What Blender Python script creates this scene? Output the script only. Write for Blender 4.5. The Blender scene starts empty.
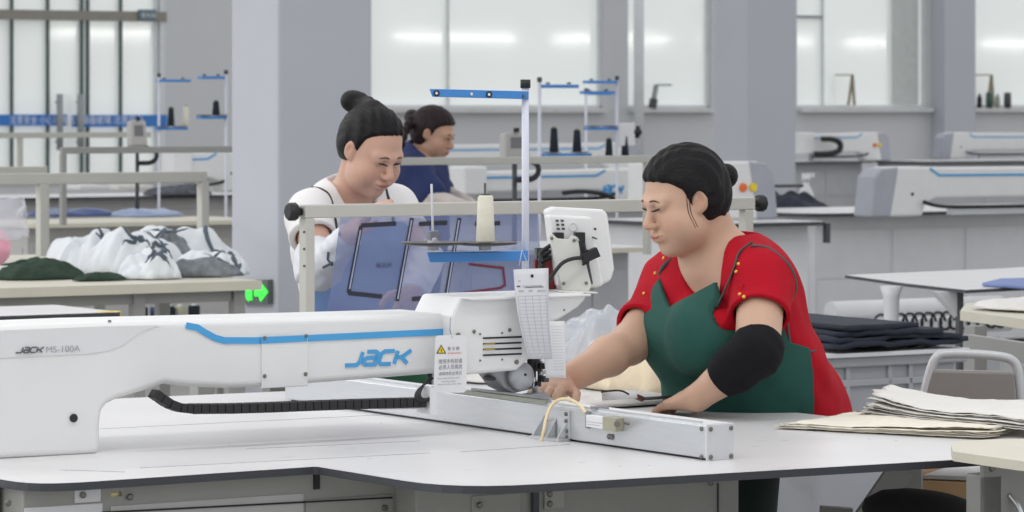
import bpy, math, random
import numpy as np
from mathutils import Vector, Matrix

# ------------------------------------------------------------------ frame of the hall
FPX, EYE, HY = 3600.0, 1.5, 105.0          # focal length in pixels, eye height, horizon row
TH = math.radians(32.5)                    # the hall and its machines stand turned by this much
A = Vector((math.cos(TH), math.sin(TH), 0))
B = Vector((-math.sin(TH), math.cos(TH), 0))
Z = Vector((0, 0, 1))
C = bpy.context.scene.collection
rnd = random.Random(5)

def P(px, py, d):                          # a point at distance d
    return Vector(((px - 512) / FPX * d, d, EYE - (py - HY) / FPX * d))
def PZ(px, py, z):                         # a point on the level z
    return P(px, py, (EYE - z) * FPX / (py - HY))
def along(p, di, px):                      # walk from p in direction di up to that bearing
    u = (px - 512) / FPX
    t = (u * p.y - p.x) / (di.x - u * di.y)
    return p + di * t
def vp(px, py, p, di=None):                # point of the upright plane through p
    q = along(p, di or A, px)
    return Vector((q.x, q.y, EYE - (py - HY) * q.y / FPX))

# ------------------------------------------------------------------ materials
def s2l(c):
    return tuple((v / 255 / 12.92) if v / 255 <= .04045 else ((v / 255 + .055) / 1.055) ** 2.4 for v in c)
MATS = {}
def mat(name, rgb, rough=.5, metal=0., var=.05, vscale=8., bump=0., bscale=60., spec=.5, trans=0., alpha=1., emit=0., stretch=None, coat=0.):
    if name in MATS: return MATS[name]
    m = bpy.data.materials.new(name); m.use_nodes = True
    nt = m.node_tree; b = nt.nodes['Principled BSDF']
    col = s2l(rgb)
    b.inputs['Roughness'].default_value = rough
    b.inputs['Metallic'].default_value = metal
    b.inputs['Specular IOR Level'].default_value = spec
    b.inputs['Transmission Weight'].default_value = trans
    b.inputs['Alpha'].default_value = alpha
    b.inputs['Coat Weight'].default_value = coat
    tc = nt.nodes.new('ShaderNodeTexCoord'); mp = nt.nodes.new('ShaderNodeMapping')
    nt.links.new(tc.outputs['Object'], mp.inputs[0])
    if stretch: mp.inputs['Scale'].default_value = stretch
    n = nt.nodes.new('ShaderNodeTexNoise'); n.inputs['Scale'].default_value = vscale; n.inputs['Detail'].default_value = 4
    nt.links.new(mp.outputs[0], n.inputs['Vector'])
    r = nt.nodes.new('ShaderNodeValToRGB')
    r.color_ramp.elements[0].position = .3; r.color_ramp.elements[1].position = .7
    r.color_ramp.elements[0].color = tuple(max(0, c * (1 - var)) for c in col) + (1,)
    r.color_ramp.elements[1].color = tuple(min(1, c * (1 + var)) for c in col) + (1,)
    nt.links.new(n.outputs['Fac'], r.inputs[0]); nt.links.new(r.outputs[0], b.inputs['Base Color'])
    if emit:
        nt.links.new(r.outputs[0], b.inputs['Emission Color']); b.inputs['Emission Strength'].default_value = emit
    if bump:
        n2 = nt.nodes.new('ShaderNodeTexNoise'); n2.inputs['Scale'].default_value = bscale; n2.inputs['Detail'].default_value = 3
        nt.links.new(mp.outputs[0], n2.inputs['Vector'])
        bp = nt.nodes.new('ShaderNodeBump'); bp.inputs['Strength'].default_value = bump; bp.inputs['Distance'].default_value = .004
        nt.links.new(n2.outputs['Fac'], bp.inputs['Height']); nt.links.new(bp.outputs[0], b.inputs['Normal'])
    MATS[name] = m
    return m

white = mat('machine_white', (226, 226, 226), .38, var=.02, bump=.05, bscale=400)
white2 = mat('panel_white', (222, 222, 225), .45, var=.03)
steelgrey = mat('frame_grey', (150, 150, 148), .5, var=.04)
barcream = mat('bar_paint', (188, 187, 180), .5, var=.04)
dkgrey = mat('dark_grey', (70, 72, 76), .5)
black = mat('black_plastic', (26, 27, 30), .5)
edgeblk = mat('table_edge', (62, 64, 70), .5)
topwhite = mat('table_top', (214, 213, 214), .33, var=.035, vscale=5, bump=.03, bscale=30)
cabgrey = mat('cabinet_grey', (158, 158, 154), .5, var=.03)
cabwhite = mat('cabinet_white', (220, 220, 223), .5, var=.03)
alu = mat('aluminium', (202, 204, 207), .36, metal=.55, var=.03, stretch=(1, 1, 14), vscale=14)
alud = mat('cast_metal', (150, 152, 156), .4, metal=.6, var=.08, vscale=20)
chrome = mat('chrome', (205, 207, 210), .22, metal=.9)
screwm = mat('screw_steel', (120, 118, 112), .35, metal=.7)
blue = mat('blue_paint', (66, 136, 208), .4, var=.03)
blueline = mat('blue_stripe', (72, 160, 218), .4, var=.03)
darkblue = mat('deep_blue', (40, 92, 170), .5)
paper = mat('paper', (226, 226, 228), .8, var=.02)
ink = mat('ink_grey', (184, 184, 190), .8)
inkd = mat('ink_dark', (88, 88, 94), .8)
red = mat('label_red', (196, 60, 50), .6)
yellow = mat('yellow', (232, 206, 40), .5)
orange = mat('orange', (226, 110, 40), .5)
thread_w = mat('thread_white', (226, 222, 206), .9, bump=.5, bscale=300, stretch=(1, 1, 6))
thread_b = mat('thread_navy', (32, 40, 50), .9, bump=.5, bscale=300, stretch=(1, 1, 6))
discm = mat('tray_plastic', (70, 68, 70), .4)
cream = mat('cream_laminate', (206, 202, 186), .5, var=.03)
plaster = mat('plaster', (186, 187, 196), .8, var=.02, vscale=2)
wallm = mat('wall_paint', (202, 203, 206), .8, var=.02, vscale=1)
floorm = mat('floor_epoxy', (150, 150, 146), .35, var=.05, vscale=.7)
linen = mat('calico', (232, 226, 212), .9, var=.05, vscale=25, bump=.3, bscale=180)
linenw = mat('white_cotton', (224, 222, 218), .9, var=.03, bump=.3, bscale=220)
navyf = mat('navy_cloth', (44, 48, 62), .9, var=.15, vscale=10, bump=.4, bscale=200)
greyf = mat('grey_lining', (120, 126, 130), .9, var=.3, vscale=30)
darkgreenf = mat('dark_green_cloth', (38, 58, 46), .9, var=.3, vscale=25, bump=.4)
plastic_bag = mat('clear_bag', (226, 230, 238), .12, var=.02, alpha=.42, spec=.8, bump=.6, bscale=25)
pinkm = mat('pink_bag', (240, 170, 190), .4)
rubber = mat('cable_rubber', (30, 30, 32), .55)

# ------------------------------------------------------------------ things and parts
ROOTM = {}
def thing(name, label, cat, loc, group=None, rotz=TH):
    o = bpy.data.objects.new(name, None); C.objects.link(o); o.empty_display_size = .05
    o.location = loc; o.rotation_euler = (0, 0, rotz)
    o['label'] = label; o['category'] = cat
    if group: o['group'] = group
    ROOTM[o] = Matrix.Translation(Vector(loc)) @ Matrix.Rotation(rotz, 4, 'Z')
    return o
def tag(o, label, cat, group=None, kind=None):
    if label: o['label'] = label
    if cat: o['category'] = cat
    if group: o['group'] = group
    if kind: o['kind'] = kind
    return o

SPLIT = {'screw', 'scuff_mark', 'seam', 'vent_slot', 'slot_mark', 'rod_holder', 'leg', 'caster', 'button', 'stripe', 'panel', 'wire', 'door_handle', 'needle_bar', 'film_slot', 'coil', 'strap', 'gap', 'knob', 'eyelash', 'eyebrow', 'eye', 'sleeve_band', 'box_edge', 'rib', 'post'}
class MB:
    """collects world-space shapes; build() links them as ONE mesh object"""
    def __init__(s, ua=None, ub=None):
        s.v = []; s.f = []; s.mi = []; s.sm = []; s.m = []; s.ua = ua or A; s.ub = ub or B
    def _mi(s, m):
        if m is None: m = s.m[0] if s.m else None
        if m not in s.m: s.m.append(m)
        return s.m.index(m)
    def add(s, vs, fs, m=None, smooth=False):
        k = len(s.v); s.v += [Vector(v) for v in vs]; i = s._mi(m)
        for f in fs: s.f.append([k + q for q in f]); s.mi.append(i); s.sm.append(smooth)
        return s
    def hexa(s, q, m=None):                # q: 4 bottom points, 4 top points
        return s.add(q, [(3, 2, 1, 0), (4, 5, 6, 7), (0, 1, 5, 4), (1, 2, 6, 5), (2, 3, 7, 6), (3, 0, 4, 7)], m)
    def box(s, p, la, lb, lz, m=None):     # corner p, lengths along the hall axes
        a = s.ua * la; b = s.ub * lb; z = Z * lz
        return s.hexa([p, p + a, p + a + b, p + b, p + z, p + a + z, p + a + b + z, p + b + z], m)
    def cbox(s, c, la, lb, lz, m=None):
        return s.box(Vector(c) - s.ua * la / 2 - s.ub * lb / 2 - Z * lz / 2, la, lb, lz, m)
    def bar(s, p, q, w, h=None, m=None, up=Z):
        h = h or w; d = (q - p).normalized(); x = d.cross(up)
        if x.length < 1e-4: x = s.ua.copy()
        x.normalize(); y = x.cross(d).normalized(); x = x * w / 2; y = y * h / 2
        return s.hexa([p - x - y, p + x - y, q + x - y, q - x - y, p - x + y, p + x + y, q + x + y, q - x + y], m)
    def prism(s, pts, ext, m=None, smooth=False):     # pts: planar loop, ext: extrusion vector
        n = len(pts); vs = list(pts) + [Vector(p) + ext for p in pts]
        fs = [tuple(range(n))[::-1], tuple(range(n, 2 * n))] + [(i, (i + 1) % n, n + (i + 1) % n, n + i) for i in range(n)]
        return s.add(vs, fs, m, smooth)
    def tube(s, pts, r, m=None, n=8, closed=False, r2=None):
        pts = [Vector(p) for p in pts]; N = len(pts); vs = []; fs = []
        x = None
        for i, p in enumerate(pts):
            d = (pts[min(i + 1, N - 1)] - pts[max(i - 1, 0)]).normalized()
            if x is None:
                x = d.cross(Z) if abs(d.z) < .95 else d.cross(A)
            x = (x - d * x.dot(d)).normalized(); y = d.cross(x)
            rr = r if not isinstance(r, (list, tuple)) else r[i]
            for k in range(n):
                a = 2 * math.pi * k / n
                vs.append(p + x * rr * math.cos(a) + y * (r2 or rr) * math.sin(a))
        for i in range(N - 1):
            for k in range(n):
                fs.append((i * n + k, i * n + (k + 1) % n, (i + 1) * n + (k + 1) % n, (i + 1) * n + k))
        s.add(vs, fs, m, True)
        k0 = len(s.v) - len(vs)
        i = s._mi(m)
        s.f.append([k0 + q for q in range(n)][::-1]); s.mi.append(i); s.sm.append(False)
        s.f.append([k0 + (N - 1) * n + q for q in range(n)]); s.mi.append(i); s.sm.append(False)
        return s
    def cyl(s, p, q, r, m=None, n=16, r1=None):
        return s.tube([p, q], [r, r if r1 is None else r1], m, n)
    def lathe(s, p, prof, m=None, n=20, axis=Z):
        x = axis.cross(B if abs(axis.dot(B)) < .9 else A).normalized(); y = axis.cross(x); vs = []; fs = []
        for (r, h) in prof:
            for k in range(n):
                a = 2 * math.pi * k / n
                vs.append(p + axis * h + x * r * math.cos(a) + y * r * math.sin(a))
        for i in range(len(prof) - 1):
            for k in range(n):
                fs.append((i * n + k, i * n + (k + 1) % n, (i + 1) * n + (k + 1) % n, (i + 1) * n + k))
        s.add(vs, fs, m, True)
        k0 = len(s.v) - len(vs); i = s._mi(m)
        s.f.append([k0 + q for q in range(n)][::-1]); s.mi.append(i); s.sm.append(False)
        s.f.append([k0 + (len(prof) - 1) * n + q for q in range(n)]); s.mi.append(i); s.sm.append(False)
        return s
    def ball(s, p, r, m=None, n=12, sc=(1, 1, 1)):
        vs = []; fs = []; h = n // 2 + 1
        for i in range(h):
            t = math.pi * (i + .001) / (h - 1 + .002)
            for k in range(n):
                a = 2 * math.pi * k / n
                vs.append(p + s.ua * r * sc[0] * math.sin(t) * math.cos(a) + s.ub * r * sc[1] * math.sin(t) * math.sin(a) + Z * r * sc[2] * math.cos(t))
        for i in range(h - 1):
            for k in range(n): fs.append((i * n + k, (i + 1) * n + k, (i + 1) * n + (k + 1) % n, i * n + (k + 1) % n))
        return s.add(vs, fs, m, True)
    def grid(s, fn, nu, nv, m=None, smooth=True):
        vs = [fn(i / nu, j / nv) for j in range(nv + 1) for i in range(nu + 1)]
        fs = [(j * (nu + 1) + i, j * (nu + 1) + i + 1, (j + 1) * (nu + 1) + i + 1, (j + 1) * (nu + 1) + i) for j in range(nv) for i in range(nu)]
        return s.add(vs, fs, m, smooth)
    def ribbon(s, pts, w, nrm, m=None, th=.0006):      # flat stroke lying on a surface with normal nrm
        nrm = nrm.normalized(); L = []; R = []; n = len(pts)
        for i, p in enumerate(pts):
            d1 = (pts[i] - pts[i - 1]).normalized() if i else (pts[1] - pts[0]).normalized()
            d2 = (pts[i + 1] - pts[i]).normalized() if i < n - 1 else d1
            d = (d1 + d2).normalized(); k = max(.5, d.dot(d1))
            x = nrm.cross(d).normalized() * (w / 2 / k)
            L.append(p + x); R.append(p - x)
        for i in range(n - 1):
            q = [R[i], R[i + 1], L[i + 1], L[i]]
            s.hexa(q + [v + nrm * th for v in q], m)
        return s
    def text(s, txt, p, xd, ud, size, m=None, th=.0004, sx=1.0, center=False):
        cu = bpy.data.curves.new('t', 'FONT'); cu.body = txt; cu.size = size
        if center: cu.align_x = 'CENTER'
        ob = bpy.data.objects.new('t', cu)
        me = bpy.data.meshes.new_from_object(ob)
        nrm = xd.cross(ud).normalized()
        k = len(s.v); i = s._mi(m)
        for v in me.vertices: s.v.append(p + xd * v.co.x * sx + ud * v.co.y + nrm * th)
        for f in me.polygons: s.f.append([k + q for q in f.vertices]); s.mi.append(i); s.sm.append(False)
        bpy.data.objects.remove(ob); bpy.data.curves.remove(cu); bpy.data.meshes.remove(me)
        return s
    def islands(s):
        par = list(range(len(s.v)))
        def find(i):
            while par[i] != i: par[i] = par[par[i]]; i = par[i]
            return i
        for f in s.f:
            r0 = find(f[0])
            for q in f[1:]: par[find(q)] = r0
        g = {}
        for k, f in enumerate(s.f): g.setdefault(find(f[0]), []).append(k)
        return list(g.values())
    def build(s, name, m=None, parent=None, bevel=0., solid=0., sub=0, seg=2, fixn=True):
        if name in SPLIT:
            isl = s.islands()
            if len(isl) > 1:
                o = None
                for fs in isl:
                    q = MB(s.ua, s.ub); q.m = s.m; mp = {}
                    for k in fs:
                        for i in s.f[k]:
                            if i not in mp: mp[i] = len(q.v); q.v.append(s.v[i])
                        q.f.append([mp[i] for i in s.f[k]]); q.mi.append(s.mi[k]); q.sm.append(s.sm[k])
                    o = q._build(name, m, parent, bevel, solid, sub, seg, fixn)
                return o
        return s._build(name, m, parent, bevel, solid, sub, seg, fixn)
    def _build(s, name, m=None, parent=None, bevel=0., solid=0., sub=0, seg=2, fixn=True):
        me = bpy.data.meshes.new(name)
        top = parent
        while top is not None and top not in ROOTM: top = top.parent
        if top is not None: T = ROOTM[top]; loc = None
        else:
            lo = Vector([min(v[i] for v in s.v) for i in range(3)]); hi = Vector([max(v[i] for v in s.v) for i in range(3)])
            T = Matrix.Translation(Vector(((lo.x + hi.x) / 2, (lo.y + hi.y) / 2, lo.z))) @ Matrix.Rotation(TH, 4, 'Z')
        Ti = T.inverted()
        me.from_pydata([tuple(Ti @ v) for v in s.v], [], s.f)
        ms = [x for x in s.m]
        if m is not None: ms = [m if x is None else x for x in ms]
        for x in ms: me.materials.append(x)
        me.polygons.foreach_set('material_index', s.mi); me.polygons.foreach_set('use_smooth', s.sm)
        if fixn and not solid:
            import bmesh
            bm = bmesh.new(); bm.from_mesh(me); bmesh.ops.recalc_face_normals(bm, faces=bm.faces); bm.to_mesh(me); bm.free()
        me.update()
        o = bpy.data.objects.new(name, me); C.objects.link(o)
        if parent is not None: o.parent = parent
        else: o.matrix_world = T; ROOTM[o] = T
        if solid:
            md = o.modifiers.new('solid', 'SOLIDIFY'); md.thickness = solid; md.offset = 1
        if bevel:
            md = o.modifiers.new('bevel', 'BEVEL'); md.width = bevel; md.segments = seg; md.limit_method = 'ANGLE'; md.angle_limit = math.radians(40)
            md.harden_normals = False
        if sub:
            md = o.modifiers.new('sub', 'SUBSURF'); md.levels = sub; md.render_levels = sub
        return o

def copy_tree(o, parent=None):
    c = o.copy(); C.objects.link(c); c.parent = parent
    for ch in list(o.children): copy_tree(ch, c)
    return c
def base_of(pts):
    return Vector((sum(p.x for p in pts) / len(pts), sum(p.y for p in pts) / len(pts), min(p.z for p in pts)))
def nz(x, y, s=0.):                        # cheap smooth noise
    return (math.sin(x * 1.7 + s) * math.cos(y * 2.3 - s * 1.3) + .5 * math.sin(x * 4.1 + y * 3.3 + s * 2.1) + .25 * math.sin(x * 9.3 - y * 7.7 + s)) / 1.75

def smooth(pts, k=4):
    for _ in range(2):
        o = [pts[0]]
        for i in range(len(pts) - 1): o += [pts[i].lerp(pts[i + 1], .25), pts[i].lerp(pts[i + 1], .75)]
        o.append(pts[-1]); pts = o
    return pts
# ------------------------------------------------------------------ setting: floor, far wall, windows, pillars
def struct(o): o['kind'] = 'structure'; return o
WB = 40.0                                                   # the far wall stands at this distance along B from the camera
def wall_pt(px, py):                                        # point on the far wall's face
    p0 = Vector((0, 0, 0)) + B * WB
    return vp(px, py, p0, A)
mb = MB(); mb.box(A * -16 + B * -2 + Z * -.1, 98, WB + 4.2, .1)
struct(mb.build('floor', floorm))

def wallbox(px0, px1, z0, z1, th=.25, off=0., m=None, mb=None):
    mb = mb or MB(); q0 = wall_pt(px0, HY); q1 = wall_pt(px1, HY); q0.z = z0
    q1.z = z0
    L = (q1 - q0).length
    mb.box(q0 + B * off, L, th, z1 - z0, m)
    return mb
zs = EYE - .04
# the wall with its openings: one mesh
w = MB()
wallbox(165, 1250, 0, zs, mb=w)
wallbox(165, 371, zs, 4.4, mb=w); wallbox(604, 628, zs, 4.4, mb=w); wallbox(712, 797, zs, 4.4, mb=w)
wallbox(929, 964, zs, 4.4, mb=w); wallbox(371, 1250, 4.0, 4.4, mb=w)
wallbox(-560, 166, 3.9, 4.4, mb=w)
struct(w.build('wall_back', wallm))
# pilaster and grey strip
struct(wallbox(931, 962, 0, 4.4, .35, -.3).build('trim_1', plaster))
for i, (a, b) in enumerate(((371, 604), (628, 712), (797, 929), (964, 1250))):
    sill = MB(); wallbox(a, b, zs - .06, zs, .3, -.12, mb=sill)
    struct(sill.build('trim_%d' % (i + 2), mat('sill', (206, 206, 206), .6)))
glass_w = mat('window_glass', (236, 240, 238), .06, var=.03, vscale=.4, spec=.9, coat=.3, emit=.22)  # emission added so the panes look backlit by daylight
glass_d = mat('window_glass_deep', (246, 248, 248), .2, var=.02)
framegrey = mat('window_frame_white', (214, 216, 218), .5)
framedark = mat('window_frame_grey', (150, 154, 158), .5)
def window(idx, px0, px1, bars, z1=4.0, panes_off=.12):
    q0 = wall_pt(px0, HY); q1 = wall_pt(px1, HY); q0.z = q1.z = zs
    r = thing('window_%d' % idx, '', '', q0); del r['label']; del r['category']; r['kind'] = 'structure'
    L = (q1 - q0).length
    m = MB(); m.box(q0 + B * panes_off, L, .02, z1 - zs); m.build('pane', glass_w, r)
    m = MB(); t = .04
    m.box(q0 + B * .06, L, .06, t); m.box(q0 + B * .06, t, .06, z1 - zs); m.box(q0 + B * .06 + A * (L - t), t, .06, z1 - zs)
    for bx in bars:
        q = wall_pt(bx, HY); q.z = zs; m.box(q + B * .05, .022, .05, z1 - zs)
    m.build('window_frame', framegrey, r)
    return r
window(1, 371, 604, (450,)); window(2, 628, 712, ())
w3 = window(3, 797, 929, (825,)); window(4, 964, 1250, ())
m = MB(); q = wall_pt(797, 18); q2 = wall_pt(825, 18)
m.box(q + B * .05, (q2 - q).length, .05, .04); m.build('transom', framedark, w3)
m = MB(); q = wall_pt(895, HY); q.z = zs + .05
m.box(q + B * .04, .45, .03, 2.2); m.build('curtain_strip', mat('grey_glass', (196, 199, 197), .4), w3)
# props holding windows open
for i, (px, w_) in enumerate(((847, 'left'), (986, 'right'))):
    pr = thing('window_stay', ('thin wooden stay holding the window open behind the big pillar' if i == 0 else 'thin wooden stay leaning in the window at the right edge'), 'window stay', wall_pt(px, 104), group=None)
    m = MB(); a = wall_pt(px - 3, 105) - B * .1; b = wall_pt(px + 1, 75) - B * .1; c = wall_pt(px + 3, 105) - B * .1
    m.bar(a, b, .03); m.bar(c, b, .03); m.bar(b, wall_pt(px - 16, 75) - B * .1, .02)
    m.build('stay_rod', mat('stay_wood', (150, 140, 118), .6), pr)
for i, px in enumerate((967, 975, 985, 993, 1003)):
    m = MB(); p = wall_pt(px, 108) - B * .1; p.z = zs
    m.lathe(p, [(.03, 0), (.035, .02), (.035, .14), (.02, .17), (.015, .2)] if i % 2 else [(.05, 0), (.055, .1), (.05, .22)], n=10)
    o = m.build('bottle' if i % 2 else 'jar', (dkgrey, black, mat('green_glass', (60, 90, 80), .3), cabgrey, dkgrey)[i])
    tag(o, ('dark jar on the right window sill, leftmost of the row', 'black bottle on the right window sill, second from the left', 'green jar in the middle of the right window sill',
            'grey bottle on the right window sill, second from the right', 'dark jar at the right end of the right window sill')[i], ('bottle' if i % 2 else 'jar'))
# lever handles standing on the sill of window 2 (pump dispenser like)
hk = thing('wall_bracket', 'dark bent bracket standing on the sill left of the big pillar', 'bracket', wall_pt(649, 108))
m = MB(); a = wall_pt(648, 108) - B * .1; b = wall_pt(652, 85) - B * .1
m.bar(a, b, .05); m.bar(b, wall_pt(667, 85) - B * .1, .025); m.build('bracket_arm', framedark, hk)
m = MB(); m.bar(a, a + (b - a) * .4, .08); m.build('bracket_foot', dkgrey, hk)
# drain pipe in front of the window
m = MB(); q = wall_pt(622, HY) - B * .4; q.z = 0; m.cyl(q, q + Z * 4.4, .07)
o = m.build('drain_pipe', framegrey); tag(o, 'pale vertical pipe running up the far wall between the windows', 'pipe')

# glazed entrance at the left: wall of glass panels with a blue banner
g0 = wall_pt(-560, HY); g1 = wall_pt(166, HY); L = (g1 - g0).length; g0.z = g1.z = 0
r = thing('window_5', '', '', g0); del r['label']; del r['category']; r['kind'] = 'structure'
m = MB(); m.box(g0 + B * .1, L, .02, 3.9); m.build('pane', glass_w, r)
m = MB()
for px in (-500, -440, -380, -320, -260, -200, -140, -80, -24, 12, 48, 82, 88, 121, 156): q = wall_pt(px, HY); q.z = 0; m.box(q + B * .03, .035, .04, 3.9, mat('seal_dark', (84, 100, 98), .5) if px < 150 else framegrey)
q = wall_pt(-560, 7); q.z -= .05; m.box(q + B * -.02, L, .1, .12, mat('bronze_rail', (140, 136, 128), .5))
m.box(wall_pt(160, HY) - Z * 1.5, .12, .2, 3.9, framegrey)
m.build('window_frame', None, r)
m = MB()
for px in (57, 78):
    a = wall_pt(px, 94) - B * .08; b = wall_pt(px, 150) - B * .08
    m.cyl(a, b, .04); m.bar(a + Z * -.1, a + Z * -.1 + B * .1, .03); m.bar(b + Z * .1, b + Z * .1 + B * .1, .03)
m.build('door_handle', framedark, r)
for k, (a, b) in enumerate(((-300, 66), (71, 166))):
    m = MB(); p = wall_pt(a, 127) - B * .03; q = wall_pt(b, 127) - B * .03; h = (wall_pt(a, 115) - wall_pt(a, 127)).length
    m.box(p, (q - p).length, .01, h)
    bn = m.build('safety_banner', mat('banner_blue', (52, 120, 196), .5)); 
    tag(bn, ('blue banner with small white characters across the left glass doors' if k == 0 else 'blue banner with small white characters beside the grey wall'), 'banner')
    m = MB(); p2 = wall_pt(a + 8 if k else 8, 123.5) - B * .045
    m.text('注意安全 小心玻璃 注意安全' if k == 0 else '小心玻璃 注意安全', p2, A, Z, .115, sx=.9 if k else .8); 
    for v_ in m.v: pass
    m.build('banner_lettering', mat('banner_white', (225, 230, 240), .6), bn, fixn=False)
m = MB(); p = wall_pt(137, 20) - B * .05; m.box(p, (wall_pt(154, 20) - p).length, .03, .13)
sg = m.build('door_closer', mat('closer_green', (96, 120, 130), .5)); tag(sg, 'small grey green sign high on the glass door', 'sign')
m = MB(); m.text('推 PUSH', p - B * .012 + Z * .03 + A * .03, A, Z, .08, sx=.7); m.build('sign_lettering', paper, sg, fixn=False)

# pillars
def pillar(name, near_px, a_px, b_px, d):
    n = P(near_px, HY, d); n.z = 0; pa = along(n, A, a_px); pb = along(n, B, b_px)
    m = MB(); m.prism([n, pa, pa + pb - n, pb], Z * 4.4)
    o = m.build(name, plaster, bevel=.012); struct(o); return n, pa, pb
pil1 = pillar('trim_6', 278, 372, 231, 14.3)
pil2 = pillar('trim_7', 747, 796, 714, 29.0)
# exit sign at the foot of the near pillar, on the left-facing side
n, pa, pb = pil1
ex = thing('exit_sign', 'green running man exit sign with an arrow low on the near pillar', 'sign', P(256, 305, 14.25))
p0 = vp(243, 304, n - B * .012 - A * .06, B); 
pc = vp(268, 304.5, n - A * .02, B)
# sign stands on the B face of the pillar (normal -A)
pL = vp(240.5, 304, n - A * .025, B); pR = vp(267.5, 304, n - A * .025, B); hz = 24 * pL.y / FPX
m = MB(); m.hexa([pR, pR + A * .025, pL + A * .025, pL, pR + Z * hz, pR + A * .025 + Z * hz, pL + A * .025 + Z * hz, pL + Z * hz])
m.build('sign_case', mat('exit_case', (96, 100, 100), .5), ex)
eg = mat('exit_green', (60, 225, 75), .4, emit=.9)
m = MB(); xd = (pR - pL); wd = xd.length; xd.normalize(); o0 = pL - A * .002
def sp(u, v): return o0 + xd * (u * wd) + Z * (v * hz)
def strk(pts, w): m.ribbon([sp(*q) for q in pts], w, -A, th=.003)
strk([(.07, .15), (.07, .85)], .02); strk([(.07, .83), (.3, .83)], .02); strk([(.42, .15), (.42, .85)], .02)
strk([(.25, .72), (.22, .45), (.33, .3), (.3, .15)], .024); strk([(.22, .45), (.15, .3)], .02); strk([(.15, .6), (.25, .62), (.36, .5)], .016)
strk([(.55, .5), (.85, .5)], .035); strk([(.74, .78), (.93, .5), (.74, .22)], .03)
m.build('running_man_symbol', eg, ex)

# suspended tube lamps deep in the hall, seen only as soft reflections in the windows
tube = mat('lamp_tube', (255, 252, 245), .5, emit=16)
for i in range(9):
    p = A * (33 + i * 4.3) + B * 10 + Z * 3.0
    t = thing('ceiling_light', 'long white tube lamp hanging in the far part of the hall', 'lamp', p, group='tube lamps mirrored in the windows')
    m = MB(); m.box(p, 3.1, .22, .1); m.build('lamp_diffuser', tube, t)
    m = MB(); m.box(p + Z * .1, 3.1, .22, .05); m.build('lamp_housing', cabwhite, t)
    for u in (.4, 2.7): m = MB(); m.cyl(p + A * u + B * .1 + Z * .15, p + A * u + B * .1 + Z * 1.2, .01, n=6); m.build('cord', dkgrey, t)
# ------------------------------------------------------------------ the front machine: table, cabinet, arm, head, beam
TZ = .85
def T_(px, py): return PZ(px, py, TZ)
# table outline (front edge with its step, right end, back edge)
c1 = T_(45, 483); c2 = T_(316, 466.5)
out = []
def rounded(prev, c, nxt, r, n=6):
    a = (prev - c).normalized(); b = (nxt - c).normalized(); p = c + a * r; q = c + b * r
    return [p.lerp(c, t).lerp(c.lerp(q, t), t) for t in [i / n for i in range(n + 1)]]
corners = [(T_(-60, 468), 0), (T_(34, 485.5), .1), (T_(316, 466.5), .01), (T_(455, 489), .16), (T_(1045, 454.5), .05), (T_(1035, 428), .05), (T_(905, 418), .05), (T_(850, 418.5), .05),
           (T_(600, 391), .05), (T_(640, 352), .1), (T_(470, 346), .05), (T_(440, 384.5), .02), (T_(128, 398), .02), (T_(-60, 407), 0)]
for i, (c, r) in enumerate(corners):
    pv, nx = corners[i - 1][0], corners[(i + 1) % len(corners)][0]
    out += rounded(pv, c, nx, r) if r else [c]
tbl = thing('sewing_table', 'large white machine table with dark grey edge band filling the foreground', 'table', T_(400, 450) - Z * .85)
TT = .014
top = MB(); n = len(out)
top.prism([p - Z * TT for p in out], Z * TT); top.f = top.f[:2]; top.mi = top.mi[:2]; top.sm = top.sm[:2]
top.build('table_top', topwhite, tbl, fixn=False)
eb = MB()
for i in range(n):
    a, b = out[i], out[(i + 1) % n]; eb.add([a - Z * TT, b - Z * TT, b - Z * .0006, a - Z * .0006], [(0, 1, 2, 3)])
for v in eb.v: pass
eb.build('edge_band', edgeblk, tbl, fixn=False)
# seams and scuffs of the top (thin grooves)
m = MB()
for a, b in (((100, 429), (430, 412.5)), ((140, 468), (430, 453)), ((60, 470), (125, 472)), ((246, 449), (420, 441)), ((420, 412), (560, 424)), ((460, 452), (570, 444.5))):
    m.ribbon([T_(*a), T_(*b)], .0022, Z, th=.0003)
m.build('seam', dkgrey, tbl)
m = MB(); rs = random.Random(3)
for k in range(26):
    px = rs.uniform(20, 900); py = rs.uniform(415, 470); p = T_(px, py)
    if k % 3: m.ribbon([p, p + A * rs.uniform(.004, .03) + B * rs.uniform(-.01, .01)], .0015, Z, th=.0002)
    else: m.lathe(p, [(.0025, 0), (.0025, .0003)], n=8)
m.build('scuff_mark', cabgrey, tbl)

# cabinet below: set back from the edge, with recess under the notch
cab = thing('machine_cabinet', 'grey metal cabinet carrying the big white machine table', 'cabinet', T_(500, 450) - Z * .85)
ZB = TZ - TT
pl_ = PZ(23, 491, ZB - .002)
f_right = along(pl_ - B * .075, A, 739)                               # right end of the front panel
pf = along(f_right, A, 416)                                           # front panel plane
L = (f_right - pf).length
m = MB(); q = pf.copy(); q.z = .06; m.box(q, L, .62, ZB - .06, cabgrey); m.build('panel_box', cabgrey, cab, bevel=.003)
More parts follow.
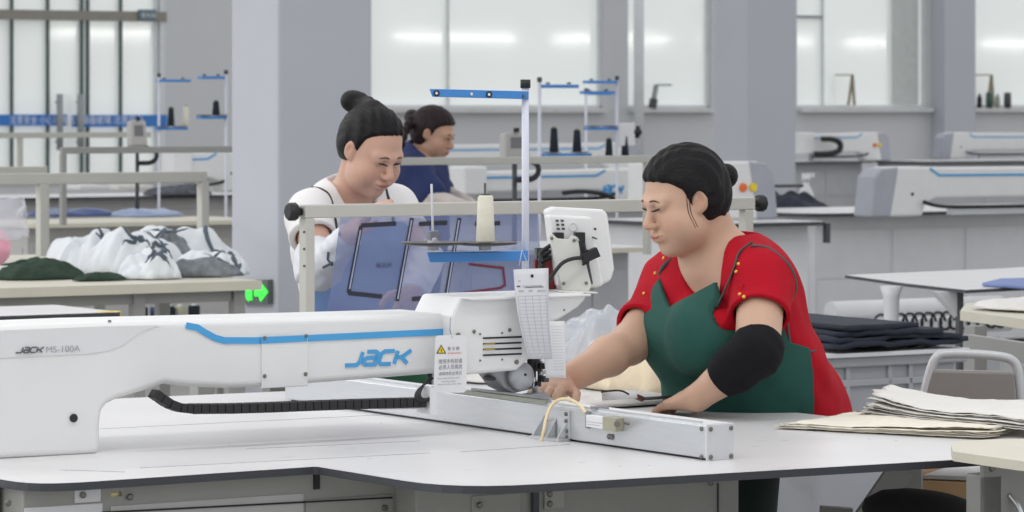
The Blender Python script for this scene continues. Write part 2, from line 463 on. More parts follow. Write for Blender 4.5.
# recessed left block
pr_ = PZ(500, 487, ZB); pl_ = PZ(23, 491, ZB - .002)
q = pl_.copy(); q.z = .06
plr = along(pl_, A, 470); Ll = (plr - pl_).length
m = MB(); m.box(q, Ll, .55, ZB - .06, cabgrey); m.build('panel_box', cabgrey, cab, bevel=.003)
m = MB(); q = pl_ - A * .12 - Z * .2 + B * .08; q.z = .06; m.box(q, .11, .3, ZB - .06); m.build('leg_frame', cabgrey, cab)
def onL(px, py, off=0.): return vp(px, py, pl_ - B * off)
def onF(px, py, off=0.): return vp(px, py, pf - B * off)
def plate(name, px0, px1, py0, py1, fn, m_, th=.004, parent=None, mb=None):
    a = fn(px0, py1); b = fn(px1, py1); zt = fn(px0, py0).z
    mm = mb or MB(); mm.box(a - B * th, (b - a).dot(A), th, zt - a.z, None if mb is None else m_)
    return mm if mb else mm.build(name, m_, parent, bevel=.001)
plate('hinge_plate', 74, 100, 488, 503, onL, cabwhite, parent=cab)
plate('door', 24, 102, 508, 540, onL, cabwhite, parent=cab, th=.003)
d_ = plate('door', 110, 303, 506, 540, onL, mat('cabinet_pale', (186, 186, 184), .5), parent=cab, th=.003)
m = MB(); a = onL(102, 512.5, .004); b = onL(392, 497.5, .004); m.bar(a, b, .004, .003); m.build('door_gap', black, cab)
plate('door', 305, 392, 500, 540, onL, cabgrey, parent=cab, th=.004)
m = MB(); a = onF(471, 496, .001)
plate('door', 471, 520, 496, 540, lambda x, y: onF(x, y, .0), cabgrey, parent=cab, th=.004)
m = MB(); a = onF(417, 495, .004); 
plate('lock_plate', 543, 563, 490, 509, onF, mat('lock_plate', (172, 172, 168), .45), parent=cab, th=.006)
m = MB(); m.bar(onF(535, 492, .008), onF(535, 530, .008), .012, .01); m.build('strip', dkgrey, cab)
m = MB(); m.bar(onF(718, 483, .002), onF(718, 530, .002), .002, .004); m.build('panel_gap', dkgrey, cab)
def screw(mb, p, r=.004, ax=None, m_=None):
    ax = ax or -B
    mb.lathe(p, [(r, 0), (r, .0015), (r * .7, .003)], m_, n=10, axis=ax)
m = MB()
for px, py in ((83, 495), (8, 503), (130, 497)): screw(m, onL(px, py, .006), .006)
for px, py in ((385, 508),): screw(m, onL(px, py, .006), .006)
for px, py in ((550, 494), (550, 504), (711, 483), (480, 505)): screw(m, onF(px, py, .008), .006)
m.build('screw', screwm, cab)
# bright drawer rail under the edge
rail = MB(); a = PZ(103, 491.5, ZB - .018) - B * .045; b = along(a, A, 311); rail.cyl(a, b, .0065, n=12); rail.build('slide_rod', chrome, cab)
m = MB(); m.cyl(a - A * .012, a + A * .01, .0095, mat('brass', (190, 180, 140), .3, metal=.7)); m.cbox(a - A * .03 + B * .005, .03, .024, .024, dkgrey); m.cbox(b + A * .006, .012, .024, .028, black); m.build('rod_holder', None, cab)
m = MB(); m.hexa([b + A * .02 - Z * .012, b + A * .2 - Z * .0, b + A * .2 + B * .02, b + A * .02 + B * .02 - Z * .012] + [b + A * .02 + Z * .012, b + A * .2 + Z * .012, b + A * .2 + B * .02 + Z * .012, b + A * .02 + B * .02 + Z * .012]); m.build('rod_bracket', cabgrey, cab)

# ---- machine body
mach = thing('template_sewing_machine', 'long white computerised sewing machine with blue stripe and logo across the front table', 'sewing machine', T_(60, 455))
pa0 = PZ(0, 459, TZ)
def oa(px, py, off=0.): return vp(px, py, pa0 - B * off)
base_pts = [(-70, 463), (101, 454), (101, 424), (103, 410), (108, 404), (118, 399), (150, 389.5), (165, 384), (185, 386.5), (230, 388.5), (300, 384.5), (427, 374.5), (452, 372), (452, 313.5),
            (330, 317), (207, 320), (100, 322.5), (0, 326.5), (-70, 329)]
bp_ = [oa(*q) for q in base_pts]
TD = .19
m = MB(); m.prism(bp_, B * TD); m.build('arm_housing', white, mach, bevel=.012, seg=4)
# wide foot of the housing behind
m = MB(); q = [oa(-70, 463), oa(99, 454), oa(99, 330), oa(-70, 336)]; m.prism([p + B * TD * .5 for p in q], B * .24); m.build('rear_housing', white, mach, bevel=.02, seg=3)
# semi-gloss label band on the foot
lab = mat('label_band', (222, 222, 224), .18, var=.02, bump=.12, bscale=500)
m = MB(); q = [oa(*x, .0012) for x in ((-70, 362), (40, 356), (85, 354), (107, 351), (122, 346), (140, 332), (160, 325.5), (100, 326.5), (0, 330.5), (-70, 333))]
m.prism(q, B * .001); m.build('label_band', lab, mach)
# stripe
m = MB(); m.ribbon([oa(x, y, .001) for x, y in ((186, 325.5), (197, 327.5), (205, 332.5), (215, 338), (224, 340.5), (256, 340.6), (300, 338.6), (447, 331.7))], .0125, -B, th=.001)
m.build('stripe', blueline, mach)
# logo
def logo(fn, parent, x0, x1, y0, y1, slope, m_, wst, name='logo', off=.001, italic=.25):
    g = {'J': [[(1, 1), (1, .25), (.8, .0), (-.1, .0)]], 'A': [[(.1, 1), (.8, 1), (1, .85), (1, 0), (.25, 0), (.05, .15), (.05, .38), (.2, .52), (1, .52)]],
         'C': [[(1, 1), (.25, 1), (0, .82), (0, .18), (.25, 0), (1, 0)]], 'K': [[(0, 1), (0, 0)], [(1.05, 1), (.45, .5), (1.05, 0)], [(0, .5), (.5, .5)]]}
    m = MB(); W = (x1 - x0); cw = W * .205; st = W * .26
    for k, ch in enumerate('JACK'):
        bx = x0 + W * .04 + k * st
        for sk in g[ch]:
            pts = []
            for (u, v) in sk:
                vv = .1 + .8 * v
                X = bx + u * cw + (v - .5) * italic * (y1 - y0); Y = y1 - vv * (y1 - y0) + slope * (X - x0)
                pts.append(fn(X, Y, off))
            m.ribbon(pts, wst, -B, th=.001)
    return m.build(name, m_, parent)
logo(oa, mach, 346, 407, 351, 367, -.035, blueline, .0078)
logo(oa, mach, 16, 42, 347, 353.5, -.02, mat('logo_grey', (96, 98, 104), .5), .0026, name='logo', off=.003)
m = MB(); m.text('MS-100A', oa(45.5, 352.8, .0022), A, Z, .0165, sx=1.15); m.build('model_lettering', mat('letter_pale', (168, 170, 176), .5), mach, fixn=False)
# plug in the foot, seams
m = MB(); m.lathe(oa(73.5, 418, .001), [(.008, 0), (.008, .002), (.0065, .003)], n=18, axis=-B); m.build('hole_plug', black, mach)
# cover plate with four screws
m = MB(); a = oa(261, 388.5); b = oa(307, 386.5); m.prism([oa(261, 388.5), oa(307, 386), oa(307, 335), oa(261, 338.3)], -B * .004); cp = m.build('cover_plate', white, mach, bevel=.0015)
m = MB(); m.ribbon([oa(261, 340.5, .0045), oa(307, 338.3, .0045)], .0125, -B, th=.001); m.build('stripe', blueline, cp)
m = MB()
for px, py in ((264.5, 338), (306, 336), (264.5, 376), (305.5, 374)): screw(m, oa(px, py, .0045), .004)
m.build('screw', screwm, cp)
m = MB()
for px, py in ((13, 330.5), (20, 331.2), (112, 324), (131, 326)): m.lathe(oa(px, py) + B * .01 + Z * .004, [(.004, 0), (.003, .003)], n=8)
m.build('screw', screwm, mach)
# slack wires where the arm meets the beam
for k in range(5):
    m = MB(); q = [oa(429 + k, 378, .03), oa(423 - k * 1.5, 386 + k, .04), oa(419 - k * 1.2, 395 + k, .05), oa(424, 401 + k * .4, .052), oa(431, 397 + k * .5, .05), oa(434, 388 + k * 2, .04)]
    m.tube(smooth(q), .0023, rubber, n=6); m.build('wire', rubber, mach)
# cable chain
def ch_pt(px, py): return vp(px, py, pa0 - B * .035)
path = [(153, 393), (160, 398), (168, 403.5), (178, 407.5), (190, 408.7), (230, 408.4), (270, 407.2), (310, 405.6), (350, 404.2), (390, 403), (423, 402.3)]
pts = [ch_pt(*q) for q in path]; dense = []
for i in range(len(pts) - 1):
    k = max(1, round((pts[i + 1] - pts[i]).length / .0165))
    dense += [pts[i].lerp(pts[i + 1], j / k) for j in range(k)]
dense.append(pts[-1])
m = MB()
for i in range(len(dense) - 1):
    d = (dense[i + 1] - dense[i]); c = dense[i] + d * .5; h = .0185 if i > 4 else .017
    up = d.normalized().cross(B) * (h / 2)
    if up.z < 0: up = -up
    x = d * .46; y = B * .015
    m.hexa([c - x - y - up, c + x - y - up, c + x + y - up, c - x + y - up, c - x - y + up, c + x - y + up, c + x + y + up, c - x + y + up])
    x = d * .55; y = B * .012; up = up * .82
    m.hexa([c - x - y - up, c + x - y - up, c + x + y - up, c - x + y - up, c - x - y + up, c + x - y + up, c + x + y + up, c - x + y + up])
m.build('cable_chain', rubber, mach, bevel=.0008, seg=1)
m = MB(); a = ch_pt(425, 413.5); m.box(a - B * .02, .014, .05, .052); b = ch_pt(380, 409.5); m.hexa([b, ch_pt(432, 408.5), ch_pt(432, 408.5) + B * .03, b + B * .03] + [q + Z * .002 for q in (b, ch_pt(432, 408.5), ch_pt(432, 408.5) + B * .03, b + B * .03)]); m.build('chain_bracket', white2, mach)

# ---- head
HO = .035
def oh(px, py, off=0.): return vp(px, py, pa0 - B * (HO + off))
hp = [(452, 316), (461, 297), (586, 292.5), (586.5, 299), (579, 307), (556, 322), (550, 344), (530, 359), (517, 370.5), (466, 375), (452, 373)]
m = MB(); m.prism([oh(*q) for q in hp], B * .15); hd = m.build('head_housing', white, mach, bevel=.007, seg=3)
m = MB(); m.prism([oh(*q, 0) for q in ((457, 298), (588, 293.5), (588, 296), (470, 300.5))], -B * .012); m.build('head_ledge', white, mach, bevel=.002)
m = MB()
for y in (338.2, 344, 349.6, 355.2): m.ribbon([oh(483, y, .0008), oh(521.5, y - 1.4, .0008)], .0034, -B, th=.001)
m.build('vent_slot', black, hd)
m = MB()
for y in (338.2, 344, 349.6, 355.2)[1:3]: m.ribbon([oh(484, y + .2, .0025), oh(495, y - .3, .0025)], .0012, -B, th=.0006)
m.build('slot_mark', yellow, hd)
m = MB()
for px, py, r in ((458, 335, .005), (474, 331.5, .004), (480, 334, .002), (502, 333, .002), (509.5, 330, .004), (480, 360.5, .002), (502, 359.5, .002), (516.5, 362, .005), (556, 322, .003), (564, 310, .002)): screw(m, oh(px, py, .0005), r)
m.build('screw', screwm, hd)
# needle drive housing, disc, needle bars, presser foot
m = MB(); m.prism([oh(*q) + B * .03 for q in ((497, 371), (530, 364), (536, 372), (541, 390), (522, 394.5), (511, 389))], B * .06)
nd = m.build('needle_housing', alud, mach, bevel=.004)
m = MB(); m.lathe(oh(527, 377) + B * .03, [(.029, 0), (.029, .012), (.025, .018), (.006, .02)], n=28, axis=-B); m.lathe(oh(528, 375) + B * .012, [(.003, 0), (.003, .003)], black, n=10, axis=-B); m.build('drive_wheel', mat('cast_pale', (176, 178, 182), .4, metal=.4), mach)
m = MB()
for k, (x, y0, y1, r, mm) in enumerate(((539.5, 358, 378, .009, black), (545.5, 356, 372, .007, dkgrey), (542, 372, 394, .005, chrome), (547.5, 366, 386, .004, black), (535, 368, 388, .003, chrome), (550, 362, 377, .003, chrome))):
    m.cyl(oh(x, y1) + B * .03, oh(x, y0) + B * .03, r, mm, n=10)
for (x, y, s, mm) in ((541, 366, .012, black), (545, 379, .012, dkgrey), (538, 384, .01, black), (547, 372, .008, alud), (541.5, 373, .008, chrome)): m.cbox(oh(x, y, -.02), s, s, s, mm)
m.build('needle_bar', None, mach, bevel=.0006, seg=1)
m = MB(); m.hexa([oh(528, 397.5) , oh(549, 396.5), oh(549, 396.5) + B * .03, oh(528, 397.5) + B * .03] + [oh(530, 394.5), oh(547, 392), oh(547, 392) + B * .03, oh(530, 394.5) + B * .03]); m.cyl(oh(541, 395) + B * .015, oh(541, 386) + B * .015, .003); m.build('presser_foot', alud, mach, bevel=.0015)

# ---- beam (moves on the table: a child of the machine)
bf = T_(705.5, 460.8)                                  # lower front corner of the near end
beam_w = (along(bf, A, 733) - bf).length; hb = (460.8 - 425.8) * bf.y / FPX
far = along(bf, B, 285); BL = (far - bf).length
m = MB(); m.box(bf + Z * .004, beam_w, BL, hb - .004); bm_ = m.build('cross_beam', alu, mach, bevel=.002)
m = MB(); m.box(bf + A * .006 + B * .012, beam_w - .012, BL - .03, .005); m.build('gap_shade', black, bm_)  # black strip drawn as the shade in the gap under the beam
m = MB(); m.box(bf + A * .004 + Z * hb, beam_w - .008, BL, .003, mat('beam_top', (222, 224, 226), .4)); m.box(bf + A * .004 + Z * (hb + .003) + B * .02, .005, BL - .04, .003, alu); m.build('beam_track', None, bm_)
m = MB(); m.box(bf - B * .004 + A * .0 , beam_w, .004, hb + .002); ec = m.build('end_cap', mat('end_cap', (206, 207, 210), .4), bm_, bevel=.001)
m = MB()
for a in (.14, .88):
    for z in (.1, .9): screw(m, bf - B * .004 + A * beam_w * a + Z * hb * z, .0045)
m.build('screw', screwm, ec)
m = MB()
for z in (.1, .9): screw(m, bf + B * .012 + Z * hb * z, .0045, -A)
m.build('screw', screwm, bm_)
def ob_(px, py, off=0.): return vp(px, py, bf - A * off, B)      # on the left face of the beam
# greenish rail with clamp plates along the top left
m = MB(); a = ob_(468, 387); a.z = bf.z + hb; b = ob_(546, 399); b.z = a.z; a2 = ob_(432, 381); a2.z = a.z
m.bar(a2 + Z * .006 + A * .006, b + Z * .006 + A * .006, .014, .006, mat('rail_olive', (150, 152, 138), .35, metal=.5)); m.bar(a + Z * .012 + A * .012, b + Z * .012 + A * .012, .01, .004, alud)
m.ball(ob_(490, 385) + Z * .014, .012, dkgrey, sc=(1, 1.8, .5)); m.build('slide_rail', None, bm_)
# triangular bracket
m = MB(); p = ob_(541, 443); q = ob_(571, 444.5); base = T_(541, 443.5)
e = -A * .03
z0 = bf.z
pb0 = ob_(543, 441); pb0.z = z0; pb1 = ob_(571, 444); pb1.z = z0
m.hexa([pb0 + e, pb1 + e, pb1, pb0, pb0 + e + Z * .006, pb1 + e + Z * .006, pb1 + Z * .006, pb0 + Z * .006])
t1 = ob_(566, 413); pv0 = pb1 + (pb0 - pb1) * .42; 
m.hexa([pv0 - A * .005, pb1 - A * .005, pb1, pv0, pv0 - A * .005 + Z * (hb * .92), pb1 - A * .005 + Z * (hb * .92), pb1 + Z * hb * .92, pv0 + Z * hb * .92])
for f_ in (0.02, .5, .9):
    g = pb0.lerp(pb1, f_); dd = (pb1 - pb0).normalized() * .004
    m.prism([g + e * .95 + Z * .006, g + Z * .006, g + Z * hb * .72], dd)
bk = m.build('gusset_bracket', alu, bm_, bevel=.0006, seg=1)
m = MB()
for px, py in ((566, 414), (566, 421), (567, 431), (567, 437), (547, 420)): screw(m, ob_(px, py, .006), .004, -A)
m.build('screw', screwm, bk)
# sensor block
m = MB(); a = ob_(591, 428); b = ob_(611, 430)
def facebox(mb, x0, x1, y0b, y0t, th, mm):
    a = ob_(x0, y0b); b = ob_(x1, y0b); b.z = a.z; zt = ob_(x0, y0t).z
    mb.hexa([a - A * th, b - A * th, b, a] + [Vector((v.x, v.y, zt)) for v in (a - A * th, b - A * th, b, a)], mm)
facebox(m, 591, 611, 426.5, 414.5, .012, paper); facebox(m, 611, 624, 429.5, 416, .02, mat('brass_dull', (176, 172, 150), .35, metal=.5))
m.cyl(ob_(617, 424, .02), ob_(617, 424, .03), .006, screwm); m.cyl(ob_(625, 423, .01), ob_(629, 424, .01), .0025, screwm)
sb_ = m.build('sensor_block', None, bm_, bevel=.001, seg=1)
m = MB(); facebox(m, 592, 609, 421.5, 420.7, .0126, ink); facebox(m, 592, 605, 424, 423.3, .0126, ink); m.build('sensor_mark', None, sb_)
m = MB(); 
for px, py in ((609, 436.5), (612, 437)): screw(m, ob_(px, py, .001), .0055, -A, screwm)
facebox(m, 588.5, 591, 428, 411, .008, alud); m.build('sensor_clip', None, bm_)
m = MB(); m.box(ob_(596, 410) + A * .0 , .03, .02, .006); m.build('top_clip', alud, bm_)
# pale air hose
hose = [ob_(541, 441, .05), ob_(544, 430, .045), ob_(546, 418, .035), ob_(550, 407, .02), ob_(556, 401, .01) , ob_(563, 398.5, .0), ob_(572, 400, .0), ob_(580, 405, .004), ob_(586, 413, .008)]
m = MB()
m = MB(); m.tube(smooth(hose), .0034, mat('hose_cream', (226, 208, 168), .35)); m.build('air_hose', None, mach)

# ---- tags and paper
tg = thing('warning_tag', 'white warning tag with a yellow triangle hanging where arm and head meet', 'tag', oh(450, 393, .01))
def ot(px, py, off=0.): return oh(px, py, .012 + off)
m = MB(); m.prism([ot(*q) for q in ((434, 390), (436, 393), (464, 392.5), (466.5, 390), (467, 338), (464, 335), (438, 335.5), (435.5, 338))], B * .0012); tc_ = m.build('card', paper, tg)
m = MB(); m.prism([ot(x, y, .0005) for x, y in ((436.3, 353.5), (446.2, 353.5), (441.2, 344.5))], -B * .0003, black); m.prism([ot(x, y, .001) for x, y in ((437.8, 352.6), (444.8, 352.6), (441.2, 346.2))], -B * .0003, yellow)
m.ribbon([ot(441.3, 348.5, .0018), ot(441.3, 351.8, .0018)], .0012, -B, black); m.build('warning_triangle', None, tg)
m = MB(); m.text('警 示 牌', ot(447.5, 350.3, .001), A, Z, .0078, sx=.98); m.build('tag_heading', inkd, tg, fixn=False)
m = MB(); m.text('WARNING!', ot(447.5, 354.2, .001), A, Z, .0048, sx=1.3); m.build('tag_heading', red, tg, fixn=False)
m = MB()
for k, t in enumerate(('使用手机前请', '必须人员离岗', '请保持机台清洁')): m.text(t, ot(438.5, 363.5 + k * 5.9, .001), A, Z, .0098 if k < 2 else .0078, sx=.93 if k < 2 else .98)
m.build('tag_text', mat('ink_mid', (112, 112, 116), .8), tg, fixn=False)
m = MB()
for k, t in enumerate(('Please leave the phone when', 'operating machine', 'Keep the machine clean always')): m.text(t, ot(437.5 + (k == 1) * 4, 379.3 + k * 3, .001), A, Z, .0044, sx=1.0)
m.build('tag_text', mat('ink_mid2', (128, 128, 132), .8), tg, fixn=False)
m = MB(); m.tube([ot(452, 338), ot(451, 330) + B * .004, ot(452, 318) + B * .006], .001, alud); m.build('cord', None, tg)

pp = thing('paper_chart', 'long grey paper strip printed with a fine table hanging over the needle head', 'paper', oh(530, 358, .03))
def curve_sheet(name, tl, tr, bl, br, bow, mm, parent, off, nx=6, ny=14, solid=.0005):
    def fn(u, v):
        q = (Vector(tl + (0,)) * (1 - u) + Vector(tr + (0,)) * u) * (1 - v) + (Vector(bl + (0,)) * (1 - u) + Vector(br + (0,)) * u) * v
        q.x += bow * math.sin(v * math.pi) * (1 - u * .6)
        return oh(q.x, q.y, off + .014 * math.sin(v * 2.6))
    mb = MB(); mb.grid(fn, nx, ny); return mb.build(name, mm, parent, solid=solid), fn
gp = mat('chart_paper', (212, 213, 218), .8, var=.015)
sh, fn1 = curve_sheet('sheet', (513.5, 269.5), (548.5, 268), (529, 359), (552.5, 359), -3.2, gp, pp, .025)
m = MB()
def fl(fn, u0, u1, v, w=.0008, mm=ink, lift=.0007): m.ribbon([fn(u0 + (u1 - u0) * t / 4, v) - B * lift for t in range(5)], w, -B, mm, th=.0002)
for k in range(17): fl(fn1, .05, .95, .3 + k * .04)
for u in (.05, .28, .5, .72, .95): m.ribbon([fn1(u, .3 + .64 * t / 6) - B * .0008 for t in range(7)], .0007, -B, ink, th=.0002)
fl(fn1, .22, .8, .19, .0022); fl(fn1, .3, .85, .205, .0012, inkd); fl(fn1, .06, .16, .19, .003, inkd); fl(fn1, .1, .25, .245, .004, ink); fl(fn1, .4, .52, .245, .004, ink); fl(fn1, .66, .9, .25, .004, ink); fl(fn1, .1, .18, .13, .002, ink)
m.lathe(fn1(.52, .08) - B * .001, [(.0035, 0), (.003, .001)], black, n=10, axis=-B)
m.build('printed_table', None, pp)
p2_ = thing('paper_note', 'small white ruled sheet hanging behind the long paper strip by the needle', 'paper', oh(558, 378, 0))
sh2, fn2 = curve_sheet('sheet', (541, 321), (565, 321), (546, 378), (566, 378), 0, paper, p2_, .008)
m = MB()
for k in range(16): m.ribbon([fn2(.4, .1 + k * .05) - B * .0008, fn2(.9, .1 + k * .05) - B * .0008], .0006, -B, ink, th=.0002)
m.build('ruled_lines', None, p2_)

# ---- thread stand on the machine
st = thing('thread_stand', 'white thread stand pole with blue brackets rising above the front machine', 'thread stand', oh(525, 268, -.05))
pz = oh(525, 300, -.06)
def os_(px, py, off=0.): return vp(px, py, pz - B * off)
m = MB(); m.cyl(os_(525.5, 297), os_(525.3, 88), .0075, n=16); m.build('pole', mat('pole_white', (212, 214, 226), .4), st)
m = MB(); m.cyl(os_(525.4, 88), os_(525.4, 79.5), .0105, n=8); m.build('pole_cap', black, st)
def bracket(x0, x1, y0, y1, yh, name='bracket'):
    m = MB(); m.prism([os_(x0, y0, .01), os_(x0 + 3, y0 + yh, .01), os_(x1, y1 + yh, .01), os_(x1, y1, .01)], B * .004, blue)
    m.prism([os_(x0 + 9, y0 + .2, .01), os_(x1, y1, .01), os_(x1, y1, .01) + B * .03, os_(x0 + 9, y0 + .2, .01) + B * .03], -Z * .003, blue)
    return m.build(name, None, st, bevel=.0012, seg=1)
tb_ = bracket(430, 529, 88.8, 91.3, 8); lb_ = bracket(427.5, 528.5, 252.5, 250.8, 10)
m = MB()
for px, py in ((436.5, 93.2), (489, 94.5)):
    m.lathe(os_(px, py, .011), [(.0066, 0), (.0066, .002), (.0045, .003)], black, n=14, axis=-B); m.lathe(os_(px, py, .014), [(.003, 0), (.0028, .0012)], paper, n=10, axis=-B)
m.lathe(os_(471.5, 94, .011), [(.0032, 0), (.003, .001)], paper, n=10, axis=-B); m.lathe(os_(524, 96, .011), [(.004, 0), (.003, .003)], screwm, n=10, axis=-B)
m.build('thread_eyelet', None, tb_)
for (px, name) in ((433, 'a'), (485, 'b')):
    cpt = os_(px, 244, .03)
    m = MB(); m.lathe(cpt, [(.012, -.005), (.05, -.002), (.061, .0), (.064, .004), (.06, .004), (.05, .001), (.012, .001)], n=32); m.build('tray_disc', mat('tray_dark', (52, 48, 50), .4), st)
    m = MB(); m.lathe(cpt, [(.012, -.012), (.012, .0), (.009, .012), (.006, .014)], alud, n=14); m.build('disc_hub', None, st)
m = MB(); c_ = os_(433, 237, .03); m.cyl(c_, os_(431.5, 184, .03), .0026, mat('spindle_white', (200, 202, 206), .4), n=8); m.cbox(c_ + Z * .003, .02, .014, .018, mat('spindle_base', (120, 122, 130), .4)); m.build('spindle', None, st, bevel=.001)
m = MB(); m.cyl(os_(485, 244, .03), os_(485, 183, .03), .0024, dkgrey, n=8); m.build('spindle', None, st)
cone = thing('thread_cone', 'tall white thread cone standing on the blue bracket of the front machine', 'thread cone', os_(485, 243, .03))
cb = os_(485.5, 242.5, .03)
m = MB(); m.lathe(cb, [(.016, 0), (.0185, .001), (.0188, .004), (.0155, .09), (.0125, .094)], thread_w, n=24); m.build('thread', None, cone)
m = MB(); m.lathe(cb + Z * .093, [(.011, 0), (.011, .003), (.006, .004)], dkgrey, n=16); m.build('core', None, cone)
# small card tied to the pole
m = MB(); m.tube([os_(527, 262, .02), os_(522, 250, .02), os_(519, 266, .03)], .0008, paper, n=5); m.build('string', None, st)

# ---- control panel seen from behind
cpn = thing('control_panel', 'white machine control box seen from behind on its metal bracket', 'control panel', oh(575, 296, -.08))
pc0 = oh(575, 292, -.06)
ca = (A * .94 - B * .34).normalized()                       # the box is turned a little
cbk = Z.cross(ca)
def oc(px, py, off=0.): return vp(px, py, pc0, ca) - cbk * off
face = [(545.5, 212), (553, 208.5), (596, 210.5), (601, 214), (611, 283), (594, 289), (586, 288), (567, 292), (556, 288)]
m = MB(ca, cbk)
front_ = [(549, 215), (592, 217), (604, 286), (566, 290), (557, 286)]
m.prism([oc(*q) for q in front_], cbk * .05, white); cbx = m.build('case', None, cpn, bevel=.006, seg=3)
m = MB(ca, cbk); m.prism([oc(*q) + cbk * .035 for q in ((551, 211), (559, 207.5), (607, 210), (612, 214), (619, 270), (616, 281), (602, 288.5), (566, 289))], cbk * .045, white); m.build('bezel', None, cpn, bevel=.006, seg=3)
m = MB(ca, cbk)
for i in range(2):
    for j in range(3): m.ribbon([oc(555.5 + i * 5 + j * .6, 220.5 + j * 4, .001), oc(558.5 + i * 5 + j * .6, 221 + j * 4, .001)], .004, -cbk, dkgrey)
m.lathe(oc(573, 227, .0005), [(.009, 0), (.009, .001), (.0075, .0012), (.0075, .0002)], white2, n=16, axis=-cbk); m.lathe(oc(595, 229, .0005), [(.003, 0), (.003, .001)], dkgrey, n=8, axis=-cbk)
m.ribbon([oc(592, 237, .001), oc(597, 239, .001)], .003, -cbk, dkgrey)
m.build('vent_slot', None, cbx)
m = MB(ca, cbk); pl = [(547, 234.5), (550, 233.5), (555, 238), (566, 239), (569, 235), (575, 236), (578, 241), (589, 285), (586, 291), (560, 290)]
m.prism([oc(*q, .022) for q in pl], cbk * .003, mat('bracket_white', (214, 214, 208), .4)); m.prism([oc(553, 291, .0), oc(592, 292.5, .0), oc(592, 292.5, .05), oc(553, 291, .05)], Z * .003, mat('bracket_white', (214, 214, 208), .4))
mb_ = m.build('mounting_plate', None, cpn, bevel=.001, seg=1)
m = MB(ca, cbk)
for px, py in ((549, 238), (571.5, 240), (561, 283), (583.5, 282.5), (560, 291), (568, 291.5)): screw(m, oc(px, py, .023), .0035, -cbk)
m.build('screw', screwm, mb_)
m = MB(ca, cbk); m.bar(oc(581, 236, .012), oc(590, 284, .012), .006, .006, dkgrey); m.cbox(oc(557, 236, .01), .02, .02, .015, black); m.cbox(oc(578, 237, .012), .02, .02, .02, black); m.bar(oc(578, 240, .018), oc(582, 262, .018), .01, .01, black)
m.build('hinge', None, cpn, bevel=.001)
m = MB(ca, cbk); m.bar(oc(579, 258, .03), oc(594, 251, .03), .022, .02, black); m.bar(oc(578, 251.5, .035), oc(584, 249.5, .035), .004, .004, black); m.bar(oc(578, 264, .035), oc(585, 261, .035), .005, .005, black)
m.tube(smooth([oc(580, 257, .035), oc(568, 257.5, .04), oc(558, 261, .045), oc(551, 268, .05), oc(546.5, 275, .05), oc(543, 281, .04)]), .0042, black)
m.build('plug_cable', None, cpn, bevel=.001)
m = MB(ca, cbk)
for k in range(3): m.tube(smooth([oc(557, 243 + k * 7, -.02), oc(546, 250 + k * 5, -.02), oc(540, 254 + k * 6, -.01), oc(543, 262 + k * 5, .0)]), .004, black)
m.cbox(oc(546, 256, -.04), .025, .02, .03, dkgrey); m.build('cable_bundle', None, cpn)
m = MB(ca, cbk); m.cbox(oc(548, 275, -.03), .045, .02, .06, mat('dark_red', (110, 28, 32), .5)); m.build('red_plate', None, cpn)
# ------------------------------------------------------------------ people: signed distance bodies turned into continuous meshes
def npv(v): return np.array(v, dtype=np.float32)
def f_cap(a, b, ra, rb=None):
    a = npv(a); b = npv(b); rb = ra if rb is None else rb; ab = b - a; L = float(ab @ ab) + 1e-12
    def f(p):
        t = np.clip(((p - a) @ ab) / L, 0, 1)
        return np.linalg.norm(p - a - t[:, None] * ab, axis=1) - (ra + (rb - ra) * t)
    return f
def f_ell(c, r, R=None):
    c = npv(c); r = npv(r); R = None if R is None else np.array(R, dtype=np.float32)
    def f(p):
        q = p - c
        if R is not None: q = q @ R
        k0 = np.linalg.norm(q / r, axis=1); k1 = np.linalg.norm(q / (r * r), axis=1) + 1e-9
        return k0 * (k0 - 1) / k1
    return f
def f_pl(c, n):
    c = npv(c); n = npv(n); n = n / np.linalg.norm(n)
    return lambda p: (p - c) @ n
def smin(a, b, k):
    if k <= 0: return np.minimum(a, b)
    h = np.maximum(k - np.abs(a - b), 0) / k
    return np.minimum(a, b) - h * h * k * .25
def smax(a, b, k): return -smin(-a, -b, k)
def f_union(items, k=.02):
    def f(p):
        d = None
        for it in items:
            g, kk = it if isinstance(it, tuple) else (it, k)
            v = g(p); d = v if d is None else smin(d, v, kk)
        return d
    return f
def f_off(g, o): return lambda p: g(p) - o
def snap(p, f, off=0., n=6):
    p = npv(p)[None].astype(np.float32); e = .0015
    for _ in range(n):
        d = f(p)[0] - off
        g = np.array([(f(p + npv([e if i == j else 0 for j in range(3)])[None])[0] - f(p - npv([e if i == j else 0 for j in range(3)])[None])[0]) for i in range(3)])
        g = g / (np.linalg.norm(g) + 1e-9); p = (p - d * g[None]).astype(np.float32)
    return Vector([float(x) for x in p[0]])
